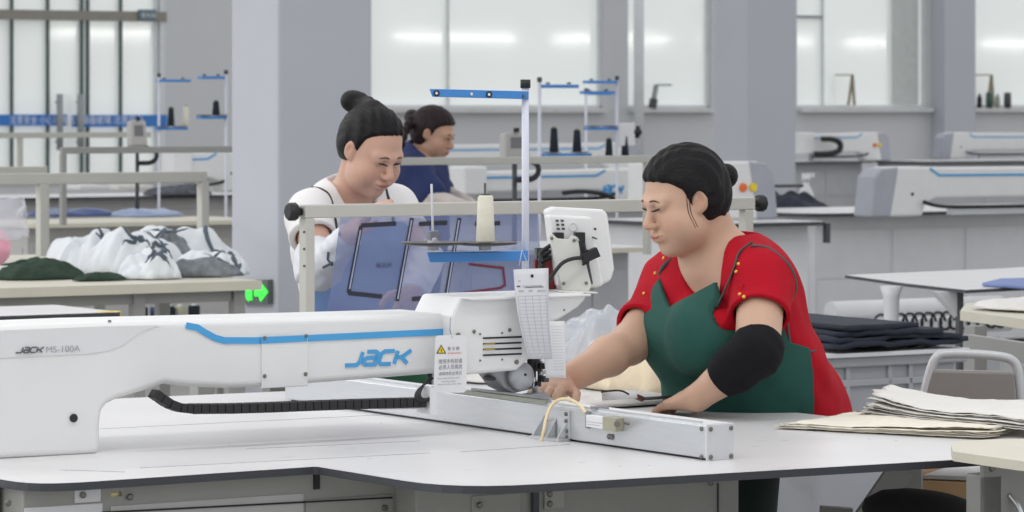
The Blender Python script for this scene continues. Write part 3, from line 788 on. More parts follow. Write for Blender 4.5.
def mesh_sdf(f, lo, hi, h, CO=4):
    lo = npv(lo); hi = npv(hi); nc = np.ceil((hi - lo) / (h * CO)).astype(int) + 1
    gx = [lo[i] + (np.arange(nc[i]) * CO + (CO - 1) / 2) * h for i in range(3)]
    G = np.stack(np.meshgrid(*gx, indexing='ij'), -1).reshape(-1, 3).astype(np.float32)
    cv = np.concatenate([f(G[i:i + 400000]) for i in range(0, len(G), 400000)]).reshape(nc)
    near = np.abs(cv) < h * CO * 1.75
    val = np.repeat(np.repeat(np.repeat(cv, CO, 0), CO, 1), CO, 2).astype(np.float32)
    ci = np.argwhere(near)
    o = np.stack(np.meshgrid(*[np.arange(CO)] * 3, indexing='ij'), -1).reshape(-1, 3)
    for s0 in range(0, len(ci), 6000):
        idx = (ci[s0:s0 + 6000, None, :] * CO + o[None]).reshape(-1, 3)
        val[idx[:, 0], idx[:, 1], idx[:, 2]] = f((lo + idx * h).astype(np.float32))
    ins = val < 0
    c = np.zeros(tuple(s - 1 for s in val.shape), np.int8)
    cor = [(i, j, k) for i in (0, 1) for j in (0, 1) for k in (0, 1)]
    sl = lambda q: tuple(slice(q[i], val.shape[i] - 1 + q[i]) for i in range(3))
    for q in cor: c += ins[sl(q)]
    act = (c > 0) & (c < 8); idx = np.argwhere(act); n = len(idx)
    vid = np.full(act.shape, -1, np.int64); vid[act] = np.arange(n)
    acc = np.zeros((n, 3)); cnt = np.zeros(n)
    cvv = {q: val[idx[:, 0] + q[0], idx[:, 1] + q[1], idx[:, 2] + q[2]] for q in cor}
    for a in cor:
        for ax in range(3):
            if a[ax] == 0:
                b = list(a); b[ax] = 1; b = tuple(b); fa, fb = cvv[a], cvv[b]
                mk = (fa < 0) != (fb < 0); t = np.where(mk, fa / np.where(fa - fb == 0, 1, fa - fb), 0)
                ps = np.array(a, float)[None] + np.array([t if i == ax else t * 0 for i in range(3)]).T
                acc += ps * mk[:, None]; cnt += mk
    V = lo + h * (idx + acc / np.maximum(cnt, 1)[:, None])
    F = []
    for ax in range(3):
        u, w = [(1, 2), (2, 0), (0, 1)][ax]
        s0 = [slice(None)] * 3; s1 = [slice(None)] * 3; s0[ax] = slice(0, -1); s1[ax] = slice(1, None)
        A0 = ins[tuple(s0)]; B0 = ins[tuple(s1)]; e = np.argwhere(A0 != B0)
        e = e[(e[:, u] > 0) & (e[:, w] > 0) & (e[:, u] < act.shape[u]) & (e[:, w] < act.shape[w])]
        def vi(du, dw):
            q = e.copy(); q[:, u] += du; q[:, w] += dw; return vid[q[:, 0], q[:, 1], q[:, 2]]
        q = np.stack([vi(-1, -1), vi(0, -1), vi(0, 0), vi(-1, 0)], 1)
        fl = ~A0[e[:, 0], e[:, 1], e[:, 2]]; q[fl] = q[fl][:, ::-1]
        F.append(q[(q >= 0).all(1)])
    return V, np.concatenate(F)
def sdf_obj(name, f, lo, hi, h, m, parent, colfn=None, M=None):
    V, F = mesh_sdf(f, lo, hi, h)
    cols = colfn(V.astype(np.float32)) if colfn else None
    top = parent
    while top not in ROOTM: top = top.parent
    Ti = np.array(ROOTM[top].inverted())
    V2 = V @ Ti[:3, :3].T + Ti[:3, 3]
    me = bpy.data.meshes.new(name); me.vertices.add(len(V2)); me.vertices.foreach_set('co', V2.astype(np.float32).ravel())
    me.loops.add(len(F) * 4); me.loops.foreach_set('vertex_index', F.astype(np.int32).ravel())
    me.polygons.add(len(F)); me.polygons.foreach_set('loop_start', (np.arange(len(F)) * 4).astype(np.int32)); me.polygons.foreach_set('loop_total', np.full(len(F), 4, np.int32))
    me.polygons.foreach_set('use_smooth', np.ones(len(F), bool)); me.materials.append(m); me.update(calc_edges=True); me.validate()
    if cols is not None:
        at = me.color_attributes.new('Col', 'FLOAT_COLOR', 'POINT'); at.data.foreach_set('color', np.concatenate([cols, np.ones((len(cols), 1))], 1).astype(np.float32).ravel())
    o = bpy.data.objects.new(name, me); C.objects.link(o); o.parent = parent
    return o
def skin_material(name):
    m = mat(name, (200, 160, 140), .5, var=.0, bump=.08, bscale=350, spec=.35)
    nt = m.node_tree; at = nt.nodes.new('ShaderNodeAttribute'); at.attribute_name = 'Col'
    nt.links.new(at.outputs['Color'], nt.nodes['Principled BSDF'].inputs['Base Color'])
    nt.nodes['Principled BSDF'].inputs['Subsurface Weight'].default_value = .08; nt.nodes['Principled BSDF'].inputs['Subsurface Radius'].default_value = (.01, .004, .002)
    return m
def hair_mat(name, rgb=(17, 15, 18)):
    m = mat(name, rgb, .45, var=.3, vscale=30, stretch=(1, 9, 1.5), bump=.7, bscale=90, spec=.22); return m
SKIN = skin_material('skin'); HAIR = hair_mat('black_hair')
LASH = mat('lash', (40, 28, 26), .7); LIPL = mat('lip_line', (120, 66, 62), .6)

class Head:
    """head frame: x to the person's left, y out of the face, z up; unit metres, origin between the ears"""
    def __init__(s, c, yaw, pitch, roll=0., sc=1.0, stout=0., smile=0.):
        fx, fy = math.sin(yaw), -math.cos(yaw)                     # yaw 0 looks at the camera, + turns to the picture's right
        fw = Vector((fx, fy, 0)); lf = Z.cross(fw); f2 = (fw * math.cos(pitch) - Z * math.sin(pitch)); up = f2.cross(lf)

        R = Matrix((lf, f2, up)).transposed()
        if roll: R = R @ Matrix.Rotation(roll, 3, 'Y')
        s.R = R; s.c = Vector(c); s.sc = sc; s.Rn = np.array(R, dtype=np.float32); s.cn = npv(c); s.st = stout; s.sm = smile
        S = stout
        pr = [f_ell((0, -.014, .03), (.073, .092, .082)), (f_ell((0, .024, -.026), (.062 + .008 * S, .06, .078)), .03),
              (f_ell((0, .03, -.074), (.044 + .008 * S, .046, .036)), .03), (f_ell((0, .066, -.096), (.02, .016, .016)), .025)]
        if S: pr += [(f_ell((0, .015, -.09), (.045, .04, .024)), .03)]
        for x in (-1, 1):
            pr += [(f_ell((x * .036, .056, -.036), (.027 + .005 * S, .024, .026)), .022), (f_cap((x * .012, .083, .017), (x * .042, .07, .02), .0075, .006), .02),
                   (f_ell((x * .048, .03, -.058), (.021 + .006 * S, .034, .032)), .03)]
        s.pre = f_union(pr)
        s.sock = [f_ell((x * .031, .091, .005), (.017, .013, .0105)) for x in (-1, 1)]
        po = []
        for x in (-1, 1):
            po += [(f_ell((x * .031, .0695, .0045), (.0155, .0155, .0115)), .004), (f_ell((x * .031, .073, .010), (.017, .012, .006)), .006)]
            po += [(f_ell((x * .0115, .0935, -.034), (.0075, .009, .0065)), .006)]
            po += [(f_ell((x * .0775, .0, -.001), (.007, .0165, .027), Matrix.Rotation(x * .3, 3, 'Z')), .006), (f_ell((x * .073, .008, -.02), (.007, .007, .01)), .008)]
        po += [(f_cap((0, .08, .008), (0, .103, -.026), .0065, .0102), .011), (f_ell((0, .103, -.031), (.010, .009, .008)), .008),
               (f_ell((0, .087, -.0565), (.022, .011, .006)), .005), (f_ell((0, .0855, -.0668), (.018, .011, .0068)), .005), (f_ell((0, .078, -.06), (.026, .014, .016)), .012)]
        s.post = po
    def loc(s, p): return ((p - s.cn) @ s.Rn) / s.sc
    def w(s, x, y, z): return s.c + s.R @ Vector((x, y, z)) * s.sc
    def floc(s, q):
        d = s.pre(q)
        for g in s.sock: d = smax(d, -g(q), .008)
        for g, k in s.post: d = smin(d, g(q), k)
        for x in (-1, 1): d = smax(d, -f_ell((x * .0855, .004, .003), (.006, .0085, .015))(q), .003)
        lip = f_cap((-.021, .088, -.0613 + .003 * s.sm), (.021, .088, -.0613 + .003 * s.sm), .0016)(q)
        return smax(d, -lip, .003)
    def f(s, p): return s.floc(s.loc(p)) * s.sc
    def colour(s, p, base, sun=(1.12, .72, .66)):
        q = s.loc(p); base = np.array(base)[None] * np.ones((len(p), 1))
        def g(c, r): return np.exp(-(((q - npv(c)) / npv(r)) ** 2).sum(1))[:, None]
        red = np.array([[1.02, .82, .78]])
        for x in (-1, 1): base = base * (1 + (red - 1) * g((x * .042, .06, -.036), (.024, .03, .02)) * .8); base = base * (1 + (np.array([[.9, .76, .74]]) - 1) * g((x * .084, .004, .002), (.008, .011, .018)))  # reddened cheeks; ear hollow with its shade put into the skin colour
        base = base * (1 + (red - 1) * g((0, .105, -.03), (.014, .014, .012)) * .7)
        lipm = np.clip(g((0, .092, -.0605), (.019, .012, .0085)) * 1.7 - .35, 0, 1)
        base = base * (1 - lipm) + lipm * base * np.array([[.86, .42, .42]])
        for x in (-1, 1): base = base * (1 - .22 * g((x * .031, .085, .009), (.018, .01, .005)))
        return base
    def hair(s, off=.009, hl=.0, side=.0):
        cr = f_union([f_ell((0, -.014, .03), (.073, .092, .082)), (f_ell((0, -.03, -.01), (.066, .07, .066)), .03)])
        def f(p):
            q = s.loc(p); n_ = (-.555 * q[:, 1] + .832 * q[:, 2])
            st = .0016 * np.sin(q[:, 0] * 240 + 6 * np.sin(q[:, 1] * 18)) + .001 * np.sin(q[:, 0] * 520 + q[:, 2] * 120)
            zf = np.interp(q[:, 1] - side, [-.055, -.024, -.004, .014, .024, .03, .045, .06, .075, .1], [-.08, -.066, -.05, -.03, .0, .032, .05, .06, .066 , .07]) + hl
            a = (zf - q[:, 2]) * .6 + .0006 * np.sin(q[:, 0] * 300)
            b = a
            ear = f_ell((.078, .003, -.004), (.02, .017, .026))(q * np.array([[1, 1, 1]], np.float32)); ear2 = f_ell((-.078, .003, -.004), (.02, .017, .026))(q)
            keep = a
            d = smax(cr(q) - off - st, keep, .012)
            return np.maximum(np.maximum(d, -ear), -ear2) * s.sc
        return f
    def details(s, parent, brow_w=.0022):
        for x in (-1, 1):
            m = MB(); pts = [snap(s.w(x * (.0165 + .029 * t), .1, -.0002 - .0035 * math.sin(t * math.pi) + .001 * t), s.f, .0002) for t in [i / 7 for i in range(8)]]
            m.tube(pts, [.0008, .0016, .002, .0023, .0023, .002, .0016, .001], n=6); m.build('eyelash', LASH, parent)
            m = MB(); pts = [snap(s.w(x * (.015 + .034 * t), .1, .0255 + .005 * math.sin(t * 2.2)), s.f, .0001) for t in [i / 7 for i in range(8)]]
            m.tube(pts, [.0009, .0018, brow_w, brow_w, brow_w * .9, .0016, .0012, .0006], n=6); m.build('eyebrow', mat('brow', (92, 70, 62), .8), parent)
        m = MB(); pts = [snap(s.w(x, .11, -.0612 + s.sm * .0045 * (abs(x) / .024) ** 2), s.f, -.0002) for x in [(-.028 + i * .007) for i in range(9)]]
        m.tube(pts, [.0005, .001, .0012, .0012, .0012, .0012, .0012, .001, .0005], n=6); m.build('mouth_line', LIPL, parent)

def fingers(wr, kn, spread, tips, r=.0085):
    """palm from the wrist to the knuckles, four bent fingers and a thumb; returns union items"""
    its = []
    for (a, b, c, d, rr) in tips: its += [(f_cap(a, b, rr, rr * .95), .004), (f_cap(b, c, rr * .95, rr * .88), .003), (f_cap(c, d, rr * .88, rr * .75), .003)]
    return its
def hand(wr, fwd, side, up, curl=.35, L=.17, k=1.0, thumb=1):
    """wr: wrist; fwd towards the finger tips; side: from little finger to index finger; up: back of the hand"""
    fwd = fwd.normalized(); side = (side - fwd * side.dot(fwd)).normalized(); up = fwd.cross(side); up = up if up.dot(Z) > 0 or abs(up.z) < .2 else -up
    pl = L * .5
    its = [(f_ell(wr + fwd * pl * .55, (L * .25 * k, pl * .62, .014), Matrix((side, fwd, up)).transposed()), .02), (f_cap(wr, wr + fwd * pl * .5, .021, .018), .02)]
    for i, (o, ln) in enumerate(((-.030, .38), (-.011, .46), (.009, .49), (.028, .44))):
        k0 = wr + fwd * pl * (.9 if i else .82) + side * o; spr = side * o * .5
        f1 = (fwd + spr - up * curl * .4).normalized(); f2 = (fwd + spr - up * curl * 1.0).normalized(); f3 = (fwd + spr - up * curl * 1.7).normalized(); l = L * ln
        a = k0; b = a + f1 * l * .42; c = b + f2 * l * .32; d = c + f3 * l * .24; r = (.0078, .0086, .009, .0088)[i] * k
        its += [(f_cap(wr + fwd * pl * .3 + side * o * .7, a, .009, r * 1.05), .012), (f_cap(a, b, r * 1.05, r), .005), (f_cap(b, c, r, r * .93), .003), (f_cap(c, d, r * .93, r * .8), .003)]
    t0 = wr + fwd * pl * .25 + side * .022; t1 = wr + fwd * pl * .62 + side * .05 - up * .012; t2 = t1 + (fwd * .9 + side * .25 - up * .25).normalized() * L * .17; t3 = t2 + (fwd * .95 - up * .3).normalized() * L * .13
    its += [(f_cap(t0, t1, .014, .0105), .014), (f_cap(t1, t2, .0105, .0095), .004), (f_cap(t2, t3, .0095, .0078), .003)]
    return its
def fold_noise(amp, fr, s):
    s = float(s)
    def g(p):
        x, y, z = p[:, 0] * fr, p[:, 1] * fr, p[:, 2] * fr
        return amp * (np.sin(x * 1.3 + 2.1 * np.sin(z * .9 + s) + s) * np.cos(y * 1.1 + 1.7 * np.sin(x * .7 - s)) + .6 * np.sin(z * 2.1 + 2.5 * np.sin(x * 1.1 + y + s * 2)) + .3 * np.sin(x * 5.1 + z * 4.3 + s))
    return g

# ======================= the seamstress in red
left1 = Vector((.61, -.79, 0)).normalized(); fwd1 = Vector((left1.y, -left1.x, 0))
w1 = thing('person', 'woman in a red short sleeved top and dark green apron leaning over the white table', 'person', Vector((.52, 7.9, 0)), rotz=0)
R1 = Matrix((left1, fwd1, Z)).transposed()
H1 = Head(P(683, 199, 7.66), math.radians(-63), math.radians(17), sc=.95, stout=1.0, smile=1.0)
pel = P(760, 428, 7.84); bel = P(748, 374, 7.77); che = P(727, 305, 7.74); nkb = P(716, 256, 7.72)
shL = P(762, 283, 7.55); shR = P(672, 284, 7.86)
elL = P(757, 352, 7.40); wrL = PZ(697, 398, .892)
elR = P(630, 344, 7.68); wrR = P(559, 385, 7.47)
Rc = R1 @ Matrix.Rotation(math.radians(-16), 3, 'X')
torso1 = [f_ell(pel, (.195, .165, .15), R1), (f_ell(bel, (.17, .155, .14), R1), .07), (f_ell(che, (.163, .118, .15), Rc), .07),
          (f_ell(P(702, 336, 7.55), (.062, .05, .06), R1), .075), (f_ell(P(680, 334, 7.7), (.06, .052, .06), R1), .075),
          (f_ell(P(752, 290, 7.78), (.1, .075, .11), Rc), .06), (f_ell(P(796, 410, 7.9), (.105, .08, .11), R1), .07),
          (f_cap(P(738, 268, 7.66), shL, .058, .056), .05), (f_cap(P(698, 268, 7.78), shR, .058, .052), .05)]
neck1 = [(f_cap(P(717, 262, 7.72), H1.w(0, -.03, -.05), .068, .06), .035), (f_cap(P(703, 270, 7.68), H1.w(0, -.02, -.09), .045, .04), .03)]
armL1 = [(f_cap(shL, elL, .051, .046), .03), (f_cap(elL, elL.lerp(wrL, .35), .046, .043), .02), (f_cap(elL.lerp(wrL, .35), wrL, .043, .027), .02)]
armR1 = [(f_cap(shR, elR, .048, .041), .03), (f_cap(elR, elR.lerp(wrR, .3), .041, .04), .02), (f_cap(elR.lerp(wrR, .3), wrR, .04, .027), .02)]
hL = hand(wrL, (P(648, 408, 7.62) - wrL), Vector((.25, .8, 0)), Z, curl=.3, L=.165)
hR = hand(wrR, (P(538, 392, 7.33) - wrR), Vector((.7, .4, 0)), Z, curl=.35, L=.15)
bodyP = f_union([(f_off(f_union(torso1), -.003), 0)] + neck1 + armL1 + armR1 + hL + hR)
head1 = H1.f
def body1(p): return smin(bodyP(p), head1(p), .012)
skin1 = (.56, .36, .26)
def col1(V):
    c = H1.colour(V, skin1)
    for (k_, r_) in ((wrL + (P(648, 408, 7.62) - wrL) * .6, .05), (wrR, .06)):
        g = np.exp(-(((V - npv(k_)) / r_) ** 2).sum(1))[:, None]; c = c * (1 + (np.array([[.92, .74, .7]]) - 1) * g)
    return c
pts_ = [pel, bel, shL, shR, elL, elR, wrR, wrL]
body_o = sdf_obj('body', body1, (-.02, 7.15, .84), (.86, 8.15, 1.43), .0029, SKIN, w1, col1)
H1.details(w1)
ha = H1.hair(.010, hl=-.002)
bunA = f_union([f_ell(P(726, 176, 7.72), (.026, .027, .027)), (f_ell(P(716, 182, 7.74), (.018, .02, .024)), .01), (f_ell(P(718, 197, 7.75), (.02, .022, .022)), .012)])
sdf_obj('hair', lambda p: smin(ha(p), bunA(p), .008), (.22, 7.5, 1.2), (.5, 7.95, 1.45), .0026, HAIR, w1)
for k in range(2):
    m = MB(); m.tube(smooth([snap(H1.w(.08, .03 + .006 * math.sin(t * 2) - k * .006, .02 - .05 * t), H1.f, .0004) for t in (0, .4, .8, 1.2, 1.5)]), .0007, n=5); m.build('hair_strand', HAIR, w1)
# red top
torf = f_union(torso1)
slL = f_cap(shL + (shL - elL) * .05, shL.lerp(elL, .54), .058, .066); slR = f_cap(shR, shR.lerp(elR, .72), .057, .058)
aL = f_off(f_union(armL1), .006); aR = f_off(f_union(armR1), .006)
dL = (elL - shL).normalized(); dR = (elR - shR).normalized()
cutL = f_pl(shL.lerp(elL, .49), dL); cutR = f_pl(shR.lerp(elR, .72), dR)
fn_ = fold_noise(.0026, 20, 1.3)
nk_c = P(705, 268, 7.66)
neckcut = f_union([f_cap(P(717, 245, 7.7), P(696, 283, 7.58), .066, .05), f_cap(P(722, 238, 7.72), P(712, 262, 7.72), .08, .066)], .02)
def shirt1(p):
    t = f_union(torso1)(p) - .012
    a = np.maximum(slL(p), cutL(p)); b = np.maximum(slR(p), cutR(p))
    d = smin(smin(t, a, .035), b, .035) + fn_(p)
    # hollow towards the cuffs
    d = np.maximum(d, -np.maximum(aL(p), -f_pl(shL.lerp(elL, .2), dL)(p)))
    d = np.maximum(d, -np.maximum(aR(p), -f_pl(shR.lerp(elR, .3), dR)(p)))
    d = smax(d, -neckcut(p), .006)
    return np.maximum(d, -(p[:, 2] - .74))
REDF = mat('red_knit', (176, 12, 34), .85, var=.06, vscale=30, bump=.5, bscale=420, spec=.2)
sdf_obj('red_top', shirt1, (.05, 7.2, .73), (.9, 8.2, 1.26), .0034, REDF, w1)
# apron
GR = mat('green_apron', (40, 84, 76), .8, var=.06, vscale=20, bump=.3, bscale=300, spec=.25)
fn2_ = fold_noise(.0042, 12, 4.1)
def apron1(p):
    ax = npv(pel); ax2 = npv(che); t = (p[:, 2] - ax[2]) / (ax2[2] - ax[2]); c = ax[None] + (ax2 - ax)[None] * t[:, None]
    q = p - c; l = q @ npv(left1); f = q @ npv(fwd1)
    d = np.abs(f_union(torso1)(p) - .022 + fn2_(p) * .8 - .003 * np.sin(l * 60 + 3) * np.clip((1.0 - p[:, 2]) * 3, 0, 1)) - .004
    z = p[:, 2]
    wl = np.interp(z, [.9, .985, 1.0, 1.04, 1.09, 1.125], [.3, .3, .21, .168, .13, .098])
    side = np.abs(l - .018) - wl
    topc = z - (1.13 - .06 * (1 - np.clip(np.abs(l - .018) / .1, 0, 1)))
    back = -(f + np.interp(z, [.84, .985, 1.0], [-.03, .03, -.02]))
    return np.maximum(np.maximum(np.maximum(d, side), topc), np.maximum(back, .72 - z))
ap = sdf_obj('apron', apron1, (.05, 7.2, .71), (.9, 8.2, 1.18), .003, GR, w1)
# apron straps on the surface of the top
STR = mat('strap_green', (66, 78, 78), .8)
def strap1(pix, w=.0065, off=.014, name='strap'):
    pts = [snap(P(x, y, d), shirt1, off - .012) for x, y, d in pix]; mm = MB()
    mm.tube(smooth(pts), w, n=8, r2=.0022); return mm.build(name, STR, w1)
strap1([(707, 287, 7.5), (713, 272, 7.5), (722, 258, 7.5), (735, 248, 7.55), (752, 244, 7.58)], .0045, .016)
m = MB(); m.tube(smooth([snap(P(x, y, d), torf, .0195) for x, y, d in ((750, 241, 7.55), (765, 241, 7.55), (780, 250, 7.52), (793, 268, 7.52), (801, 290, 7.54), (805, 318, 7.56), (807, 338, 7.56), (808, 354, 7.56))]), .0046, n=8, r2=.003); m.build('strap', STR, w1)
strap1([(662, 292, 7.75), (668, 276, 7.74), (674, 263, 7.72), (681, 252, 7.74)], .0042, .016)
strap1([(762, 358, 7.5), (775, 356, 7.5), (790, 354, 7.55), (800, 353, 7.58), (812, 352, 7.65)], .0055, .0215, 'waist_band')
GOLD = mat('gold_button', (226, 180, 80), .3, metal=.5)
m = MB()
for x, y, d in ((729, 258, 7.5), (729.5, 270, 7.5), (733.5, 286, 7.45), (738, 301, 7.4), (661, 257, 7.75), (648, 268, 7.75), (638, 284, 7.72)):
    p = snap(P(x, y, d), shirt1, .001); m.ball(p, .0042, n=8)
m.build('button', GOLD, w1)
# black elbow sleeve
BLK = mat('black_jersey', (22, 22, 26), .85, var=.1, bump=.4, bscale=200, spec=.2)
es = f_off(f_union(armL1), .005); fn3_ = fold_noise(.0014, 40, .7)
c1_ = f_pl(shL.lerp(elL, .86), shL - elL); c2_ = f_pl(elL.lerp(wrL, .60), wrL - elL)
def slv(p):
    d = es(p) + fn3_(p); 
    return np.maximum(np.maximum(np.maximum(d, c1_(p)), c2_(p)), -(f_union(armL1)(p) + .003))
sdf_obj('elbow_sleeve', slv, (.28, 7.2, .84), (.66, 7.65, 1.08), .0028, BLK, w1)
# trousers
hipL = pel + left1 * .0 - Z * .05 - Vector((.03, 0, 0)); hipR = pel - left1 * .08 - Z * .05 - Vector((.03, 0, 0))
ktl = Vector((.50, 7.86, .46)); ktr = Vector((.44, 7.92, .46))
TRS = mat('dark_trousers', (24, 40, 38), .85, var=.1)
tf = f_union([f_cap(hipL, ktl, .078, .066), (f_cap(ktl, Vector((.50, 7.92, .1)), .065, .05), .03), (f_cap(hipR, ktr, .078, .066), .03), (f_cap(ktr, Vector((.44, 8.0, .1)), .065, .05), .03)])
sdf_obj('trousers', lambda p: np.maximum(tf(p), p[:, 2] - .78), (.25, 7.6, .02), (.8, 8.15, .82), .008, TRS, w1)
for s_, x in ((0, .5), (1, .44)):
    f_ = f_union([f_ell((x, 7.88 + s_ * .08, .045), (.045, .12, .045)), (f_cap((x, 7.93 + s_ * .08, .05), (x, 7.93 + s_ * .08, .1), .04), .03)])
    sdf_obj('shoe', lambda p: np.maximum(f_(p), -p[:, 2] + .002), (x - .08, 7.7, -.01), (x + .08, 8.15, .16), .008, mat('shoe_black', (30, 30, 32), .5), w1)

# ======================= the woman in white behind the frame
left2 = Vector((.65, .76, 0)).normalized(); fwd2 = Vector((left2.y, -left2.x, 0)); R2 = Matrix((left2, fwd2, Z)).transposed()
w2 = thing('person', 'woman in a white tee shirt with dark hair bun holding a blue film sheet', 'person', Vector((-.42, 9.1, 0)), rotz=0)
H2 = Head(P(372, 149, 8.9), math.radians(42), math.radians(30), sc=.91, stout=.15)
D2 = 9.0
nk2 = P(350, 196, 9.0); ch2 = P(350, 240, 9.05); be2 = P(362, 310, 9.05); pe2 = P(366, 375, 9.08)
sR2 = P(311, 215, 8.86); sL2 = P(394, 210, 9.14)
eR2 = P(318, 270, 8.72); wR2 = P(350, 236, 8.62); eL2 = P(424, 262, 9.0); wL2 = P(412, 296, 8.74)
tor2 = [f_ell(ch2, (.165, .105, .16), R2), (f_ell(be2, (.14, .1, .16), R2), .08), (f_ell(pe2, (.165, .12, .14), R2), .08), (f_cap(nk2 + Z * -.035 + left2 * .03, sL2, .05, .048), .05), (f_cap(nk2 - Z * .035 - left2 * .03, sR2, .05, .048), .05)]
arR2 = [(f_cap(sR2, eR2, .042, .036), .03), (f_cap(eR2, wR2, .036, .024), .02)]
arL2 = [(f_cap(sL2, eL2, .042, .036), .03), (f_cap(eL2, wL2, .036, .024), .02)]
nec2 = [(f_cap(nk2 - Z * .02, H2.w(0, -.025, -.05), .05, .046), .03)]
ha2 = hand(wR2, P(366, 216, 8.6) - wR2, Vector((.3, -.9, .3)), Z, curl=.5, L=.15) + hand(wL2, P(404, 318, 8.66) - wL2, Vector((-.5, -.8, 0)), Z, curl=.5, L=.15)
b2p = f_union([(f_off(f_union(tor2), -.003), 0)] + nec2 + arR2 + arL2 + ha2)
H2f = H2.f
skin2 = (.60, .37, .28)
sdf_obj('body', lambda p: smin(b2p(p), H2f(p), .012), (-.62, 8.4, .86), (-.1, 9.4, 1.54), .0034, SKIN, w2, lambda V: H2.colour(V, skin2))
H2.details(w2)
hh2 = H2.hair(.008, hl=.016)
bun2 = f_union([f_ell(P(356, 101, 8.97), (.034, .03, .025)), (f_ell(P(351, 101, 8.97), (.026, .028, .026)), .01), (f_ell(P(369, 101, 8.94), (.014, .012, .012)), .006), (f_cap(P(356, 106, 8.97), H2.w(0, -.05, .09), .02, .03), .012)])
sdf_obj('hair', lambda p: smin(hh2(p), bun2(p), .006), (-.52, 8.7, 1.28), (-.2, 9.15, 1.55), .003, HAIR, w2)
TEE = mat('white_tee', (232, 230, 230), .85, var=.02, bump=.3, bscale=250)
fn4_ = fold_noise(.0022, 17, 2.2); tf2 = f_union(tor2)
s2R = f_cap(sR2, sR2.lerp(eR2, .7), .05, .07); s2L = f_cap(sL2, sL2.lerp(eL2, .6), .05, .06)
d2R = (eR2 - sR2).normalized(); d2L = (eL2 - sL2).normalized(); a2R = f_off(f_union(arR2), .006)
nc2 = f_union([f_cap(P(353, 180, 9.0), P(357, 197, 8.93), .062, .052)], .02)
def tee(p):
    d = smin(smin(tf2(p) - .014, np.maximum(s2R(p), f_pl(sR2.lerp(eR2, .42), d2R)(p)), .03), np.maximum(s2L(p), f_pl(sL2.lerp(eL2, .5), d2L)(p)), .03) + fn4_(p)
    d = np.maximum(d, -np.maximum(a2R(p), -f_pl(sR2.lerp(eR2, .25), d2R)(p)))
    return np.maximum(smax(d, -nc2(p), .005), .84 - p[:, 2])
sdf_obj('tee_shirt', tee, (-.7, 8.5, .82), (-.1, 9.4, 1.34), .0045, TEE, w2)
AP2 = mat('blue_apron', (104, 132, 178), .8, var=.04)
def ap2(p):
    q = p - npv(ch2); l = q @ npv(left2); f = q @ npv(fwd2); z = p[:, 2]
    d = np.abs(tf2(p) - .02 + fn4_(p) * .8) - .004
    return np.maximum(np.maximum(np.maximum(d, np.abs(l + .01) - np.interp(z, [1.0, 1.1, 1.2], [.3, .13, .1])), z - 1.21), np.maximum(-f, .84 - z))
sdf_obj('apron', ap2, (-.7, 8.5, .82), (-.1, 9.4, 1.26), .005, AP2, w2)
def stp2(pix, parent=w2, r=.0038, mm=None):
    m = MB(); m.tube(smooth([snap(P(*q), tee, .003) for q in pix]), r, n=8, r2=.002); return m.build('strap', mm or mat('strap_dark', (52, 62, 66), .8), parent)
stp2([(311, 183, 8.9), (320, 186, 8.85), (329, 195, 8.85), (337, 212, 8.82), (340, 235, 8.82)])
stp2([(385, 181, 9.05), (389, 192, 9.0), (391, 207, 9.0), (391, 225, 9.0)])
# sleeve cover with dark elastic
CV = mat('sleeve_cover', (214, 216, 222), .7, var=.03, bump=.4, bscale=40)
fo = fold_noise(.003, 40, 5.)
def cover(a, b, ra, rb):
    g = f_cap(a, b, ra, rb); p1 = f_pl(a, a - b); p2 = f_pl(b, b - a)
    return lambda p: np.maximum(np.maximum(g(p) + fo(p), p1(p)), p2(p))
cR = f_union([cover(sR2.lerp(eR2, .62), eR2 + d2R * .02, .048, .05), cover(eR2 + (eR2 - wR2) * .15, wR2, .046, .033)], .03)
sdf_obj('sleeve_cover', cR, (-.62, 8.5, .98), (-.28, 8.95, 1.25), .0045, CV, w2)
cL = cover(eL2 + (eL2 - wL2) * .1, wL2, .05, .034)
sdf_obj('sleeve_cover', cL, (-.4, 8.6, .93), (-.1, 9.2, 1.2), .0045, CV, w2)
m = MB()
for q in (((323, 258), (326, 266), (331, 274)), ((340, 232), (345, 238), (352, 243)), ((318, 285), (322, 281), (327, 272))): m.tube([snap(P(x, y, 8.6), cR, .001) for x, y in q], .0032, n=6)
m.build('sleeve_band', mat('elastic', (84, 92, 104), .8), w2)
SK2 = mat('green_skirt', (36, 92, 62), .85, var=.08)
sk = f_union([f_ell(pe2 + Z * .02 - left2 * .02, (.172, .135, .2), R2), (f_cap(pe2 - Z * .1, pe2 - Z * .75, .15, .13), .1)])
sdf_obj('green_smock', lambda p: np.maximum(sk(p), p[:, 2] - 1.075), (-.75, 8.75, .05), (-.1, 9.4, 1.12), .01, SK2, w2)
m = MB()
for k in (-1, 1):
    q = pe2 + left2 * .07 * k; q.z = 0; m.ball(q + fwd2 * .04 + Z * .05, .05, sc=(1.0, 1.6, .9))
m.build('shoe', mat('shoe_black', (30, 30, 32), .5), w2)

